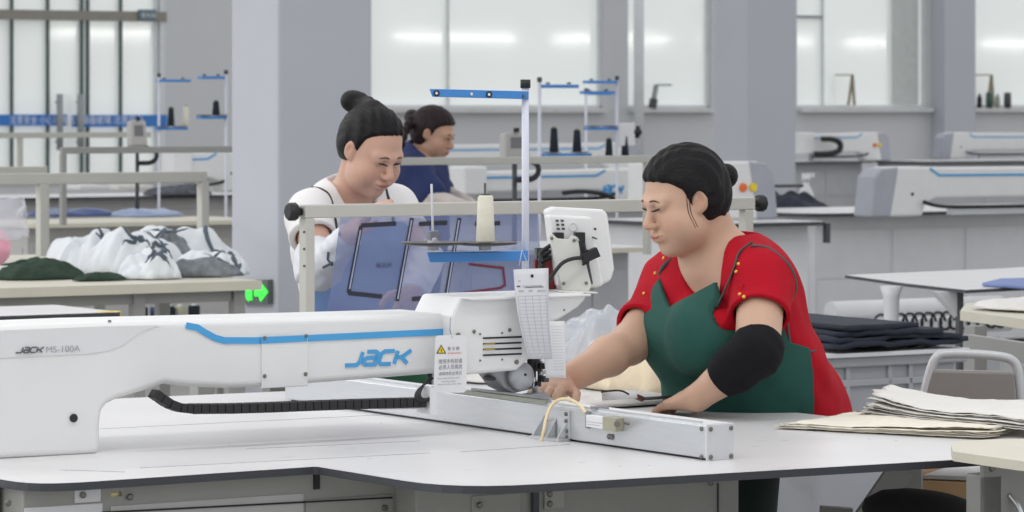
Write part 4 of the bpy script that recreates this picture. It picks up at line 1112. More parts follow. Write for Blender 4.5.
# ======================= the woman in navy at the back
left3 = Vector((.26, .97, 0)).normalized(); fwd3 = Vector((left3.y, -left3.x, 0)); R3 = Matrix((left3, fwd3, Z)).transposed()
w3 = thing('person', 'woman in a navy top with a braid bending over work at the back', 'person', Vector((-.43, 15.9, 0)), rotz=0)
H3 = Head(P(434, 133, 15.8), math.radians(66), math.radians(20), sc=.98)
ch3 = P(417, 181, 15.85); be3 = P(417, 215, 15.9); pe3 = P(412, 245, 15.95); nk3 = P(421, 158, 15.85)
sR3 = P(414, 172, 15.68); sL3 = P(420, 170, 16.02); eR3 = P(436, 202, 15.55); wR3 = P(463, 207, 15.5); eL3 = P(446, 196, 16.0); wL3 = P(468, 205, 15.8)
tor3 = [f_ell(ch3, (.17, .125, .16), R3), (f_ell(be3, (.15, .12, .16), R3), .08), (f_ell(pe3, (.17, .14, .15), R3), .08), (f_cap(nk3, sR3, .055, .055), .05), (f_cap(nk3, sL3, .055, .055), .05)]
arm3 = [(f_cap(sR3, eR3, .045, .04), .03), (f_cap(eR3, wR3, .038, .026), .02), (f_cap(sL3, eL3, .045, .04), .03), (f_cap(eL3, wL3, .038, .026), .02)]
h3 = hand(wR3, A * .1 - Z * .02, B, Z, L=.15) + hand(wL3, A * .1 - Z * .02, -B, Z, L=.15)
b3 = f_union([(f_off(f_union(tor3), -.003), 0), (f_cap(nk3 - Z * .02, H3.w(0, -.025, -.05), .05, .046), .03)] + arm3 + h3)
sdf_obj('body', lambda p: smin(b3(p), H3.f(p), .012), (-.75, 15.2, .8), (.05, 16.4, 1.56), .006, SKIN, w3, lambda V: H3.colour(V, (.56, .34, .24)))
H3.details(w3)
hh3 = H3.hair(.011, hl=-.004)
br = [P(411, 120, 15.8), P(405, 131, 15.7), P(401, 143, 15.62), P(396, 155, 15.55), P(392, 167, 15.5)]
brd = f_union([hh3, (f_ell(P(412, 117, 15.95), (.035, .05, .035)), .02)] + [(f_ell(br[i // 2].lerp(br[min(i // 2 + 1, 4)], .5 * (i % 2)), (.021, .021, .024)), .004) for i in range(9)])
sdf_obj('hair', brd, (-.62, 15.4, 1.2), (-.15, 16.2, 1.56), .006, hair_mat('brown_black_hair', (40, 28, 30)), w3)
NV = mat('navy_top', (34, 48, 96), .85, var=.06)
fn5_ = fold_noise(.003, 13, 3.2)
tf3 = f_union([(f_off(f_union(tor3), .016 - .0), 0), (f_cap(sR3, sR3.lerp(eR3, .75), .062, .07), .04), (f_cap(sL3, sL3.lerp(eL3, .75), .06, .065), .04)])
ncc = f_cap(P(424, 147, 15.8), P(426, 156, 15.75), .058, .052)
sdf_obj('navy_top', lambda p: np.maximum(smax(tf3(p) + fn5_(p), -ncc(p), .006), .8 - p[:, 2]), (-.8, 15.2, .78), (.1, 16.5, 1.34), .008, NV, w3)
cv3 = mat('sleeve_cover_cream', (206, 196, 190), .8, var=.04)
for a, b in ((eR3, wR3), (eL3, wL3)):
    g = f_cap(a + (a - b) * .1, b, .052, .036)
    sdf_obj('sleeve_cover', lambda p: g(p) + fo(p), tuple(min(a[i], b[i]) - .1 for i in range(3)), tuple(max(a[i], b[i]) + .1 for i in range(3)), .008, cv3, w3)
tr3 = f_union([f_cap(pe3, pe3 - Z * .4, .15, .1), (f_cap(pe3 - Z * .4, Vector((pe3.x, pe3.y, .05)), .1, .08), .05)])
sdf_obj('trousers', tr3, (-.8, 15.6, .0), (-.1, 16.3, 1.1), .016, TRS, w3)
# ------------------------------------------------------------------ the hall's other machines, tables, frames and goods
def ang(p): return p
def rail_frame(name_label, pxl, pxr, py, d, posts, zb=.85, th=.034, knobs=(), m_=None, zh=None):
    """tube bar across thread stands: a bar along A at image column pxl..pxr, height by py at pxl"""
    a = P(pxl, py, d); b = along(a, A, pxr); b.z = a.z
    r = thing('rail_frame', name_label, 'frame', Vector((a.x, a.y, zb)), group=None)
    m = MB(); m.bar(a, b, th, th); m.build('rail', m_ or barcream, r, bevel=.003)
    for px in posts:
        q = along(a, A, px); q.z = a.z - th / 2; e = q.copy(); e.z = zb
        m = MB(); m.bar(e, q, th * 1.05, th * .8, up=A); m.build('post', m_ or barcream, r, bevel=.003)
    for px in knobs:
        q = along(a, A, px); q.z = a.z; s = 1 if px > pxl + 5 else -1
        m = MB(); m.lathe(q, [(.01, 0), (.01, .014), (.021, .014), (.021, .032), (.016, .036)], black, n=8, axis=A * s); m.build('clamp_knob', black, r)
    return r, a, b
f1, fa, fb = rail_frame('grey box tube frame with black knobs spanning behind the front machine', 302, 752, 211.5, 8.3, (307, 746), th=.031, knobs=(301, 753))
# screws down the left post of that frame
m = MB()
for py in (232, 249, 266): q = vp(304, py, fa - B * .017); m.lathe(q, [(.0035, 0), (.003, .002)], n=8, axis=-B)
m.build('screw', screwm, f1)

# film sheet with slots
film_m = mat('blue_film', (126, 142, 190), .1, var=.02, alpha=.42, spec=.7, coat=.3)
fp0 = P(430, 320, 8.6)
def of_(px, py, off=0.): return vp(px, py, fp0 - B * off)
fm = thing('film_template', 'see-through blue plastic template sheet with black slots held by the woman in white', 'plastic sheet', Vector((of_(430, 330).x, of_(430, 330).y, .86)))
outl = [(342, 206), (538, 202), (540, 250), (537, 322), (480, 330), (400, 340), (322, 344), (331, 290)]
m = MB(); m.prism([of_(x, y, .0) for x, y in outl], B * .0012); m.build('sheet', film_m, fm)
m = MB(); slm = mat('slot_black', (48, 50, 62), .6); slw = mat('slot_light', (170, 182, 208), .5)
def slot(x0, y0, x1, y1, w=.0105, core=True):
    m.ribbon([of_(x0, y0, .001), of_(x1, y1, .001)], w, -B, slm, th=.0008)
for s_ in ((361, 225.5, 396, 223.5), (361, 226, 348.5, 293), (348.5, 293, 382, 296.5), (412, 218, 397, 301), (419, 224, 447, 222.5), (459.5, 218, 445, 302), (412, 299, 437, 297.5), (475, 224, 500, 223)):
    slot(*s_)
m.build('film_slot', None, fm)
m = MB()
for (x0, y0, x1, y1) in ((411.7, 220, 397.7, 299), (459, 220, 446, 300), (360.5, 230, 349.5, 289)):
    m.ribbon([of_(x0, y0, .003), of_(x1, y1, .003)], .0035, -B, slw, th=.0006)
m.build('film_slot', None, fm)
m = MB(); m.text('前后片', of_(376, 267.5, .002), A, Z, .013, sx=1.2); m.build('film_lettering', slm, fm, fixn=False)
m = MB(); loop = [(469, 264), (503, 268), (505, 285), (500, 288), (464, 293)]
m.ribbon([of_(x, y, .002) for x, y in loop], .006, -B, mat('film_red', (112, 44, 66), .6), th=.0008); m.build('pocket_outline', None, fm)
# something the film rests on: a shelf table behind the arm
f_t = thing('work_table', 'white work table hidden mostly behind the arm where the woman in white works', 'table', T_(450, 343) * 1.0 - Z * .85)

def table_slab(r, pts, z, th, topm, edgem, name='table_top'):
    q = [Vector((p.x, p.y, z)) for p in pts]
    m = MB(); m.prism([p - Z * th for p in q], Z * th, edgem)
    m.mi[1] = m._mi(topm)
    return m.build(name, None, r, bevel=0, fixn=False)
def rect(p, la, lb): return [p, p + A * la, p + A * la + B * lb, p + B * lb]
p = PZ(300, 352, .85); p = along(p, A, 250); p.z = .85
q = rect(p + B * .3, .66, .75); table_slab(f_t, q, .85, .03, topwhite, edgeblk)
for i in range(4):
    e = q[i] + ((q[0] + q[2]) / 2 - q[i]) * .12; m = MB(); m.bar(Vector((e.x, e.y, 0)), Vector((e.x, e.y, .82)), .05); m.build('leg', cabgrey, f_t)

def machine(label, foot, flip, L, h=.27, lens=None, stripe=True, panel=True, loc_z=.85, cat='sewing machine', end_w=.13, buttons=False, logo_=False, group=None, depth=.15, chain=True):
    """a template sewing machine seen from far: tall foot with a slanted end cover, long arm, stripe. foot: lower left front corner; flip -1 puts the foot on the right end"""
    s = 1 if flip > 0 else -1
    r = thing('template_sewing_machine', label, cat, foot, group=group)
    def q(u, v, off=0.): return foot + A * (u * s) + Z * v - B * off
    fl = .34
    pr = [q(0, 0), q(fl, 0), q(fl + .02, .07), q(fl + .1, .1), q(L, .1), q(L, h * .96), q(fl + .25, h * .98), q(fl, h), q(.1, h), q(.03, h * .92)]
    m = MB(); m.prism(pr, B * depth); m.build('arm_housing', white, r, bevel=.015)
    if panel:
        m = MB(); a = [q(-.05, 0, .004), q(.1, 0, .004), q(.16, h * 1.0, .004), q(.03, h * .97, .004), q(-.02, h * .8, .004)]
        m.prism(a, B * (depth + .008)); m.build('end_cover', mat('end_cover', (168, 170, 180), .5), r, bevel=.012)
    if stripe:
        m = MB(); m.ribbon([q(fl + .05, h * .96, .002), q(fl + .12, h * .82, .002), q(L, h * .8, .002)] if s > 0 else [q(L, h * .8, .002), q(fl + .12, h * .82, .002), q(fl + .05, h * .96, .002)], .014, -B, th=.002); m.build('stripe', blueline, r)
    if buttons:
        for k, (u, mm) in enumerate(((.2, orange), (.13, yellow))):
            m = MB(); m.lathe(q(u, h * .55, .0), [(.025, 0), (.025, .01), (.02, .02)], mm, n=12, axis=-B); m.build('button', None, r)
    else:
        m = MB(); m.lathe(q(.26, h * .45, .0), [(.01, 0), (.01, .003)], n=12, axis=-B); m.build('hole_plug', black, r)
    if logo_:
        m = MB(); cs = q(fl + .62, h * .5, .002)
        def lf(x, y, off=0.): return cs + A * (x * .62 + .2) + Z * (.02 - y * .75) - B * off
        logo(lf, r, 0, .3, 0, .07, 0, blueline, .014, off=.001)
        for v_ in (): pass
    if chain:
        m = MB(); m.tube(smooth([q(fl - .02, .085, .03), q(fl + .06, .06, .04), q(fl + .2, .05, .04), q(L, .05, .04)]), .012, n=6); m.build('cable_chain', rubber, r)
    m = MB(); e = q(L, 0) if s > 0 else q(L, 0)
    m.box(e - B * .03 + (A * -.05 if s > 0 else A * -.12) + Z * .085, .17, depth + .05, h * .75); m.build('head_housing', white, r, bevel=.015)
    m = MB(); m.cyl(e + A * .02 + Z * .005, e + A * .02 + Z * .09, .025, n=10); m.build('needle_bar', alud, r)
    m = MB(); m.box(q(fl + .2 if s > 0 else L, .004, .02), abs(L - fl - .2), .05, .05); m.build('cross_beam', alu, r, bevel=.003)
    return r
def bigtable(label, corner, la, lb, cab_w=None, cab_off=.05, z=.85, cab_lb=None, group=None, edge=None, cat='table', topm=None, panels=3, rnd_=.1, cm=None):
    r = thing('machine_table', label, cat, Vector((corner.x, corner.y, 0)), group=group)
    q = rect(corner, la, lb); o = []
    for i in range(4): o += rounded(q[i - 1], q[i], q[(i + 1) % 4], rnd_, 4)
    table_slab(r, o, z, .022, topm or topwhite, edge or edgeblk)
    if cab_w is not None:
        c = corner + A * cab_off + B * .14; c.z = .04
        cl = cab_lb or lb - .2
        m = MB(); m.box(c, cab_w, cl, z - .062); m.build('cabinet', cm or cabwhite, r, bevel=.004)
        w = cab_w / panels
        for k in range(panels):
            m = MB(); m.box(c + A * (w * k + .015) - B * .008 + Z * .12, w - .03, .01, (z - .2) * .42); m.box(c + A * (w * k + .015) - B * .008 + Z * (.14 + (z - .2) * .42), w - .03, .01, (z - .2) * .45); m.build('panel', white2 if cm is None else cm, r, bevel=.002)
        m = MB(); m.box(c - A * .006 + B * .06 + Z * .12, .008, cl - .12, z - .3); m.build('panel', white2 if cm is None else cm, r, bevel=.002)
    else:
        for i in range(4):
            e = q[i].lerp((q[0] + q[2]) / 2, .12); m = MB(); m.bar(Vector((e.x, e.y, 0)), Vector((e.x, e.y, z - .022)), .05); m.build('leg', cabgrey, r)
    return r
def cone(label, p, h=.13, r0=.028, m_=thread_b, group=None):
    t = thing('thread_cone', label, 'thread cone', p, group=group)
    m = MB(); m.lathe(p, [(r0 * .9, 0), (r0, .004), (r0 * .72, h), (r0 * .5, h + .003)], m_, n=14); m.build('thread', None, t)
    m = MB(); m.lathe(p + Z * (h + .002), [(r0 * .45, 0), (r0 * .45, .008)], mat('core_green', (120, 140, 70), .6), n=10); m.build('core', None, t)
    return t
TRAY = {}
def tstand(label, px, d, ytop, ybot, brackets, z=None, side=1):
    """pole at column px; brackets: (px0, px1, py, disc?)"""
    a = P(px, ybot, d); b = P(px, ytop, d)
    t = thing('thread_stand', label, 'thread stand', a)
    a0 = a.copy(); a0.z = 0; m = MB(); m.cyl(a0, b, .009, n=10); m.build('pole', mat('pole_white', (212, 214, 226), .4), t)
    m = MB(); m.cyl(b, b + Z * .025, .013, n=8); m.build('pole_cap', dkgrey, t)
    for (x0, x1, y) in brackets:
        p0 = vp(x0, y, a - B * .02); p1 = vp(x1, y, a - B * .02); p1.z = p0.z
        m = MB(); m.box(p0, (p1 - p0).dot(A), .06, .018); m.build('bracket', blue, t, bevel=.002)
        for f_ in (.2, .8):
            c = p0.lerp(p1, f_) + B * .03 + Z * .02
            m = MB(); m.lathe(c, [(.02, 0), (.05, .002), (.05, .006), (.01, .006)] if y > 100 else [(.012, 0), (.01, .01)], n=12); m.build('tray_disc', discm if y > 100 else dkgrey, t)
    TRAY[t] = a
    return t
def cone_on(t, px, ytray, label, h, m_=thread_b):
    q = vp(px, ytray, TRAY[t] + B * .01); q.z += .027 ; q.z = vp(px, ytray, TRAY[t] - B * .02).z + .026
    return cone(label, q, h=h, r0=.024, m_=m_)

# ---------- right side
# machine and table at the far right (nearest of the right row)
c_ = PZ(808, 214, .85)
rt = bigtable('long white table with rounded corner carrying the machine with the grey end cover, right', c_, 2.6, 1.1, cab_w=2.3, cab_off=.16, cab_lb=.9, rnd_=.3, panels=4)
ft = PZ(867, 218.5, .85) + B * .16 + A * .16; mr = machine('white sewing machine with slanted grey end cover on the long right hand table', ft + A * .04, 1, 1.9, h=.29, depth=.16, logo_=True)
# table with machine behind the seamstress
c_ = PZ(700, 222, .85); c_ = along(PZ(826, 221.5, .85), A, 700)
lr = (along(c_, A, 829) - c_).length
rt2 = bigtable('white machine table with white cabinet right behind the seamstress in red', c_, lr, 1.1, cab_w=lr - .1, cab_off=.06, cab_lb=.9, rnd_=.06, panels=2)
m = MB(); q = c_ + A * (lr - .02) - Z * .12; m.box(q - B * .0, .03, .03, .11); m.build('edge_clip', dkgrey, rt2)
ft = PZ(771, 219, .85)
m0 = machine('white sewing machine with orange and yellow buttons behind the head of the seamstress', ft, -1, .75, h=.33, buttons=True, stripe=False, chain=False, depth=.16)
# far right machines
c_ = PZ(775, 162, .85)
t3 = bigtable('farthest white machine table by the wall right of the big pillar', along(c_, A, 790), 1.25, .8, cab_w=1.1, panels=2, cab_lb=.6, group=None, cm=mat('cabinet_mid', (176, 177, 182), .5))
ft = along(PZ(887, 160.5, .85), A, 886)
m2 = machine('white sewing machine with red and yellow buttons farthest back between the pillars', along(PZ(880, 160.5, .85), A, 888), -1, 1.15, h=.33, buttons=True)
m = MB(); b0 = vp(828, 158, ft - B * .1); m.tube(smooth([vp(822, 139, ft - B * .1), vp(833, 139, ft - B * .1), vp(841, 143, ft - B * .1), vp(840, 151, ft - B * .1), vp(830, 154, ft - B * .1), vp(815, 154, ft - B * .1)]), .035, n=6); m.build('hose', rubber, m2)
c_ = along(PZ(930, 161.5, .85), A, 925)
t4 = bigtable('far white machine table against the wall at the right edge', c_, 3.0, 1.0, cab_w=2.8, panels=3, cab_lb=.8, cm=mat('cabinet_mid', (176, 177, 182), .5))
m3 = machine('far white sewing machine with grey end cover standing below the pilaster', PZ(944, 159, .85), 1, 1.9, h=.32, stripe=True)
# low rack with dark stack between the pillar and the right machine
lk = thing('low_table', 'low dark topped table between the big pillar and the right machine', 'table', PZ(815, 216, .85) - Z * .85)
p = P(770, 218, 24); table_slab(lk, rect(Vector((p.x, p.y, 0)), .72, .6), .74, .03, cabgrey, edgeblk)
for (u, v) in ((.06, .06), (.64, .06), (.64, .54), (.06, .54)): e = Vector((p.x, p.y, 0)) + A * u + B * v; m = MB(); m.bar(e, e + Z * .71, .05); m.build('leg', cabgrey, lk)
m = MB(); pz_ = Vector((p.x, p.y, 0)) + B * .3; a = pz_ + Z * .95; m.bar(pz_ + A * .05 + Z * .74, a + A * .05, .02); m.bar(a + A * .05, a + A * .5, .02); m.build('rail', dkgrey, lk)
def crumple(name, label, cat, c, w, l, h, m_, seed, ua=None, ub=None, n=34, group=None, solid=.004, parent=None, ragged=.12, fr=1., tilt=0., crease_lining=0, lm=None):
    """a crumpled cloth lying on the level of c: centre c, width w along ua, depth l along ub, height h"""
    ua = ua or A; ub = ub or B; rs = random.Random(seed); s1, s2, s3 = rs.uniform(0, 9), rs.uniform(0, 9), rs.uniform(0, 9)
    rid = []
    for k in range(int(10 * fr)):
        t = rs.uniform(0, math.pi); rid.append((math.cos(t), math.sin(t), rs.uniform(-.7, .7), rs.uniform(.14, .34), rs.uniform(.4, 1), rs.uniform(-.6, .6)))
    def fn(u, v):
        x, y = u * 2 - 1, v * 2 - 1
        r = 1 + ragged * nz(math.atan2(y, x) * 1.1, 2, s1) - .22 * (abs(x) * abs(y)) ** 1.5
        X = x * r; Y = y * r
        e = max(0, 1 - max(abs(x), abs(y)) ** 3) ** .6
        top = 0.; wx = X + .22 * math.sin(Y * 2.6 + s2); wy = Y + .22 * math.sin(X * 2.9 + s3)
        for (cx, cy, o_, w_, a_, c_) in rid:
            dd = abs(wx * cx + wy * cy - o_) / w_; al = (-wx * cy + wy * cx - c_)
            top = max(top, a_ * max(0, 1 - dd * dd) ** .7 * max(0, 1 - (al / 1.5) ** 2))
        zz = e * h * (.26 + .16 * nz(X * 1.5 + s3, Y * 1.5, s1) + .62 * top) + .003
        return c + ua * (X * w / 2) + ub * (Y * l / 2) + Z * max(.002, zz + tilt * X * e)
    mb = MB(); mb.grid(fn, n, n)
    o = mb.build(name, m_, parent, solid=solid)
    if crease_lining: ROOTM[o] = o.matrix_world.copy()
    for k in range(crease_lining):
        u0, v0, t = rs.uniform(.2, .8), rs.uniform(.08, .6), rs.uniform(-1.2, 1.2); ln = rs.uniform(.2, .45)
        pts = []
        for i in range(9):
            q = (i / 8 - .5) * ln; uu = min(.97, max(.03, u0 + q * math.cos(t) + .03 * math.sin(i))); vv = min(.97, max(.03, v0 + q * math.sin(t)))
            pts.append(fn(uu, vv) + Z * .003 - B * .003)
        k_ = MB(); k_.tube(pts, [.001, .004, .007, .009, .01, .009, .007, .004, .001], n=6); k_.build('crease_lining', lm or greyf, o)  # dark tubes laid on as crease shade and lining edges
    if parent is None: tag(o, label, cat, group)
    return o
crumple('cloth', 'dark crumpled cloth lying on the low table beside the far pillar', 'cloth', Vector((p.x, p.y, .745)) + A * .36 + B * .28, .66, .5, .2, navyf, 3)
bt = thing('spray_bottle', 'white bottle standing behind the low table beside the big pillar', 'bottle', P(806, 199, 24.6))
q = P(806, 214, 24.3); q.z = .745
m = MB(); q = Vector((p.x, p.y, .745)) + A * .3 + B * .5; q = vp(806, 200, Vector((p.x, p.y, .75)) + B * .55); q.z = .745; m.lathe(q, [(.05, 0), (.055, .02), (.055, .14), (.025, .2), (.02, .23)], paper, n=14); m.build('bottle_body', None, bt)
m = MB(); m.lathe(q + Z * .23, [(.03, 0), (.028, .04)], paper, n=12); m.cbox(q + Z * .27 + A * .02, .09, .03, .03, cabwhite); m.build('spray_head', None, bt)
ROOTM
# dark edged corner table (cantilever leaf on round leg)
cr = thing('leaf_table', 'white table leaf with dark edge on a round leg, right of the seamstress', 'table', PZ(915, 286, .85) - Z * .85)
k = [PZ(845, 275, .85), PZ(905, 283.3, .85), PZ(966, 290, .85), PZ(1100, 283, .85), PZ(1100, 262, .85), PZ(1000, 268.5, .85)]
table_slab(cr, k, .85, .012, topwhite, edgeblk)
a = PZ(912, 287, .84); a.z = 0; m = MB(); a += B * .12; m.tube([a, a + Z * .7, a + Z * .8, a + Z * .838], [.028, .027, .03, .042], n=16); m.build('leg', cabwhite, cr)
a = PZ(965, 291.5, .838); m = MB(); a.z = 0; a += B * .03; m.bar(a, a + Z * .838, .02); m.build('leg', dkgrey, cr)
m = MB(); m.prism([a + Z * .838, a + Z * .838 - A * .11, a + Z * .74], B * .03); m.build('corner_brace', cabwhite, cr)
m = MB(); pts = [PZ(982, 286, .852), PZ(1060, 292, .852), PZ(1060, 280, .852), PZ(1000, 281.5, .852)]; m.prism(pts, Z * .012); o = m.build('folded_cloth', mat('periwinkle', (122, 140, 190), .7), None, bevel=.004); tag(o, 'blue folded film lying on the dark edged table at the right edge', 'cloth')
# low white roll with a row of black coils under the leaf
rl = thing('fabric_roll', 'long white roll with a row of black coils lying low under the leaf table', 'roll', P(890, 330, 15.5)); 
z_ = P(830, 312, 15.5); e_ = along(z_, A, 1000); e_.z = z_.z
m = MB(); m.cyl(z_, e_, .045, n=16); m.cyl(z_ - Z * .07 - B * .06, e_ - Z * .07 - B * .06, .04, n=14); m.build('rail', cabwhite, rl)
m = MB()
for k_ in range(14):
    cc = z_ - B * .12 - Z * .05 + (e_ - z_) * (.2 + k_ * .055); m.tube([cc + A * .035 * math.cos(t) + Z * .04 * math.sin(t) + B * .004 * t for t in [i * .6 for i in range(12)]], .006, n=5)
m.build('coil', rubber, rl)
m = MB(); a = z_ - Z * .12; m.box(Vector((a.x, a.y, 0)) - B * .0, (e_ - z_).length, .3, a.z - .02); m.build('support', mat('cabinet_mid', (176, 177, 182), .5), rl)
# cream table at the right edge with white cloth
ct = thing('work_table', 'cream topped work table with grey legs at the right edge behind the chair', 'table', PZ(990, 312, .82) - Z * .82)
p = PZ(960, 306, .84); q = [p, p + A * 1.4 - B * .1, p + A * 1.4 + B * .7, p + B * .7]; q = rect(p + B * .0, 1.4, .7)
q = [PZ(960, 311, .84), PZ(1100, 329, .84), PZ(1100, 300, .84), PZ(966, 303, .84)]
table_slab(ct, q, .84, .03, cream, cream)
for px, py in ((988, 317), (1060, 318)):
    a = PZ(px, py, .84) + B * .06; a.z = 0; m = MB(); m.bar(a, a + Z * .81, .05); m.build('leg', steelgrey, ct)
m = MB(); a = PZ(978, 322, .84) + B * .05; m.bar(a - Z * .07, a - Z * .07 + (PZ(1100, 329, .84) - PZ(960, 311, .84)).normalized() * .5, .03, .06); m.build('apron_rail', steelgrey, ct)
crumple('cloth', 'white cloth lying on the cream table at the right edge', 'cloth', PZ(1022, 309, .845), .26, .3, .035, linenw, 8)
# big grey tub with navy cloth stack
tub = thing('plastic_tub', 'large grey ribbed plastic tub carrying navy cloth behind the seamstress', 'tub', P(890, 480, 10.0) * 1.0)
g = mat('tub_grey', (168, 170, 176), .45, var=.03)
pt0 = P(812, 350, 10.0); pt1 = P(968, 352, 10.3)
ua = (Vector((pt1.x - pt0.x, pt1.y - pt0.y, 0))).normalized(); ub = Z.cross(ua); Wt = (Vector((pt1.x - pt0.x, pt1.y - pt0.y, 0))).length; zt = .81
def tubp(u, v, z, ins): return Vector((pt0.x, pt0.y, 0)) + ua * (ins + u * (Wt - 2 * ins)) + ub * (ins + v * (.5 - 2 * ins)) + Z * z
m = MB(ua, ub); q0 = [tubp(u, v, 0.02, .07) for u, v in ((0, 0), (1, 0), (1, 1), (0, 1))]; q1 = [tubp(u, v, zt - .03, .02) for u, v in ((0, 0), (1, 0), (1, 1), (0, 1))]
m.hexa(q0 + q1); m.build('tub_body', g, tub, bevel=.02, seg=3)
m = MB(ua, ub); m.box(tubp(0, 0, zt - .045, 0), Wt, .5, .03); m.build('rim', g, tub, bevel=.006)
m = MB(ua, ub); m.box(tubp(0, 0, zt - .1, 0.012), Wt - .03, .47, .02); m.box(tubp(0, 0, zt - .2, .022), Wt - .05, .44, .012)
for u in (.08, .22, .5, .64, .8): m.box(tubp(u, 0, zt - .2, .012), .015, .03, .16)
m.build('rib', g, tub, bevel=.003)
m = MB(ua, ub); m.box(tubp(.0, 0, zt - .015, -.02), Wt * 1.02, .5, .012); m.build('lid_board', cabwhite, tub, bevel=.002)
for k_ in range(4):
    c = Vector((pt0.x, pt0.y, zt + .0 + k_ * .016)) + ua * (Wt * (.56 - .04 * k_)) + ub * .24
    w_ = (.43, .40, .36, .26)[k_]
    def fn(u, v, c=c, w_=w_, k_=k_):
        x, y = u * 2 - 1, v * 2 - 1; r = 1 + .07 * nz(math.atan2(y, x) * 1.3, k_, k_)
        return c + ua * x * w_ / 2 * r * (1.12 if k_ < 2 else 1) + ub * y * .26 * r + Z * (.012 * nz(x * 2, y * 2, k_) * (1 - .3 * k_) + .012)
    m = MB(); m.grid(fn, 24, 14); o = m.build('folded_cloth', navyf, None, solid=.014)
    tag(o, ('navy cloth at the bottom of the stack on the grey tub', 'second lowest navy cloth of the stack on the grey tub', 'navy cloth just under the top of the stack on the grey tub', 'topmost small navy cloth of the stack on the grey tub')[k_], 'cloth', 'navy cloths on the tub')
# chair
ch = thing('stacking_chair', 'grey padded chair with a chrome tube back at the right behind the fabric', 'chair', P(975, 500, 8.3))
dch = 8.3; tilt = Vector((.0, .0, 0))
def oc2(px, py, dd=0.): return P(px, py, dch + dd)
hoop = [oc2(916, 470, -.05), oc2(919, 425), oc2(925, 390), oc2(932, 364), oc2(937, 356), oc2(945, 353.5), oc2(975, 354), oc2(1003, 356.5), oc2(1013, 360), oc2(1018, 368), oc2(1021, 395), oc2(1023, 430), oc2(1024, 470, -.05)]
m = MB(Vector((1, 0, 0)), Vector((0, 1, 0))); m.tube(smooth(hoop), .011, n=12); m.build('back_frame', mat('chair_tube', (196, 198, 200), .35, metal=.25), ch)
def cush(pts, d0, th, name, mm, sub=2):
    m = MB(Vector((1, 0, 0)), Vector((0, 1, 0))); cx = sum(x for x, y in pts) / len(pts); cy = sum(y for x, y in pts) / len(pts)
    m.prism([oc2(x, y, d0) for x, y in pts], Vector((0, th, 0))); return m.build(name, mm, ch, bevel=.014, seg=4)
cush([(932, 372), (934, 370), (1012, 372), (1014, 376), (1017, 408), (1016, 415), (922, 413), (921, 408)], -.012, .035, 'backrest', mat('vinyl_taupe', (132, 127, 124), .35, var=.05, bump=.1))
zc = EYE - (470 - HY) * dch / FPX
m = MB(Vector((1, 0, 0)), Vector((0, 1, 0))); p = oc2(918, 470, -.45); p.z = .44; m.box(p, .25, .42, .05); m.build('seat', MATS['vinyl_taupe'], ch, bevel=.02, seg=4)
for x, dd in ((916, -.02), (1024, -.02), (918, -.42), (1022, -.42)):
    a = oc2(x, 470, dd); a.z = .44; b = a.copy(); b.z = 0.0; b.y += .06 if dd > -.1 else -.04; m = MB(); m.cyl(b, a, .011, n=10); m.build('leg', MATS['chair_tube'], ch)
# black round stool seat in front right, with grey diagonal stand
st_ = thing('swivel_stool', 'black padded stool seat below the front edge of the white table, right', 'stool', P(922, 560, 6.9))
m = MB(Vector((1, 0, 0)), Vector((0, 1, 0))); c = P(925, 516, 6.9); m.lathe(c, [(.01, -.02), (.1, -.02), (.118, -.01), (.122, .0), (.118, .018), (.09, .037), (.05, .046), (.0, .048)], n=36, axis=(Z + Vector((.12, 0, 0))).normalized()); m.build('seat', mat('velvet_black', (20, 20, 22), .9, bump=.3), st_)
m = MB(); m.cyl(Vector((c.x, c.y, .05)), c - Z * .02, .02, n=12); m.build('column', dkgrey, st_)
for k_ in range(5):
    t = k_ * 2 * math.pi / 5; e = Vector((c.x + .2 * math.cos(t), c.y + .2 * math.sin(t), .05)); m = MB(); m.bar(Vector((c.x, c.y, .09)), e, .03); m.ball(e - Z * .02, .03); m.build('leg', dkgrey, st_)
# diagonal grey leg of table and box of papers below
dg = thing('folding_trestle', 'grey steel trestle with a slanted leg under the right end of the white table', 'trestle', P(880, 520, 7.5))
a = P(902, 468, 7.2); b = P(866, 520, 7.2); d_ = (b - a).normalized(); b = a + d_ * ((a.z - .0) / -d_.z); m = MB(Vector((1, 0, 0)), Vector((0, 1, 0))); m.bar(a, b, .05, .03, up=Vector((0, 1, 0))); m.build('leg', steelgrey, dg)
a2 = a + Vector((.02, 0, 0)); b2 = Vector((a.x + .03, a.y + .05, 0)); m = MB(); m.bar(a2, b2, .04, .03); m.build('leg', steelgrey, dg)
m = MB(Vector((1, 0, 0)), Vector((0, 1, 0))); m.bar(P(820, 511, 7.3), P(852, 513, 7.3), .03, .02); q = P(836, 513, 7.3); m.bar(q, Vector((q.x, q.y, 0)), .03); m.build('foot_rest', steelgrey, dg)
# cardboard box with papers
bxt = thing('cardboard_box', 'open tan cardboard box full of paper under the right end of the white table', 'box', P(948, 520, 7.6))
kraft = mat('kraft', (206, 168, 128), .8, var=.06)
p = P(914, 500, 7.4); p.z = .62; ua2 = Vector((.92, -.39, 0)).normalized(); ub2 = Z.cross(ua2)
zt_ = EYE - (473 - HY) * 7.4 / FPX
m = MB(ua2, ub2); q = Vector((p.x, p.y, zt_ - .1)); m.box(q, .17, .012, .085); m.box(q, .008, .3, .1); m.box(q + ub2 * .29, .17, .01, .1); m.box(q + ua2 * .17, .008, .3, .085); m.box(q, .17, .3, .01); m.build('box_body', kraft, bxt)
for k_ in range(6): 
    m = MB(ua2, ub2); m.box(q + ua2 * (.012 + .002 * (k_ % 2)) + ub2 * .02 + Z * (.012 + k_ * .015), .15, .26, .008); m.build('paper_bundle', (kraft, paper)[k_ % 2], bxt)
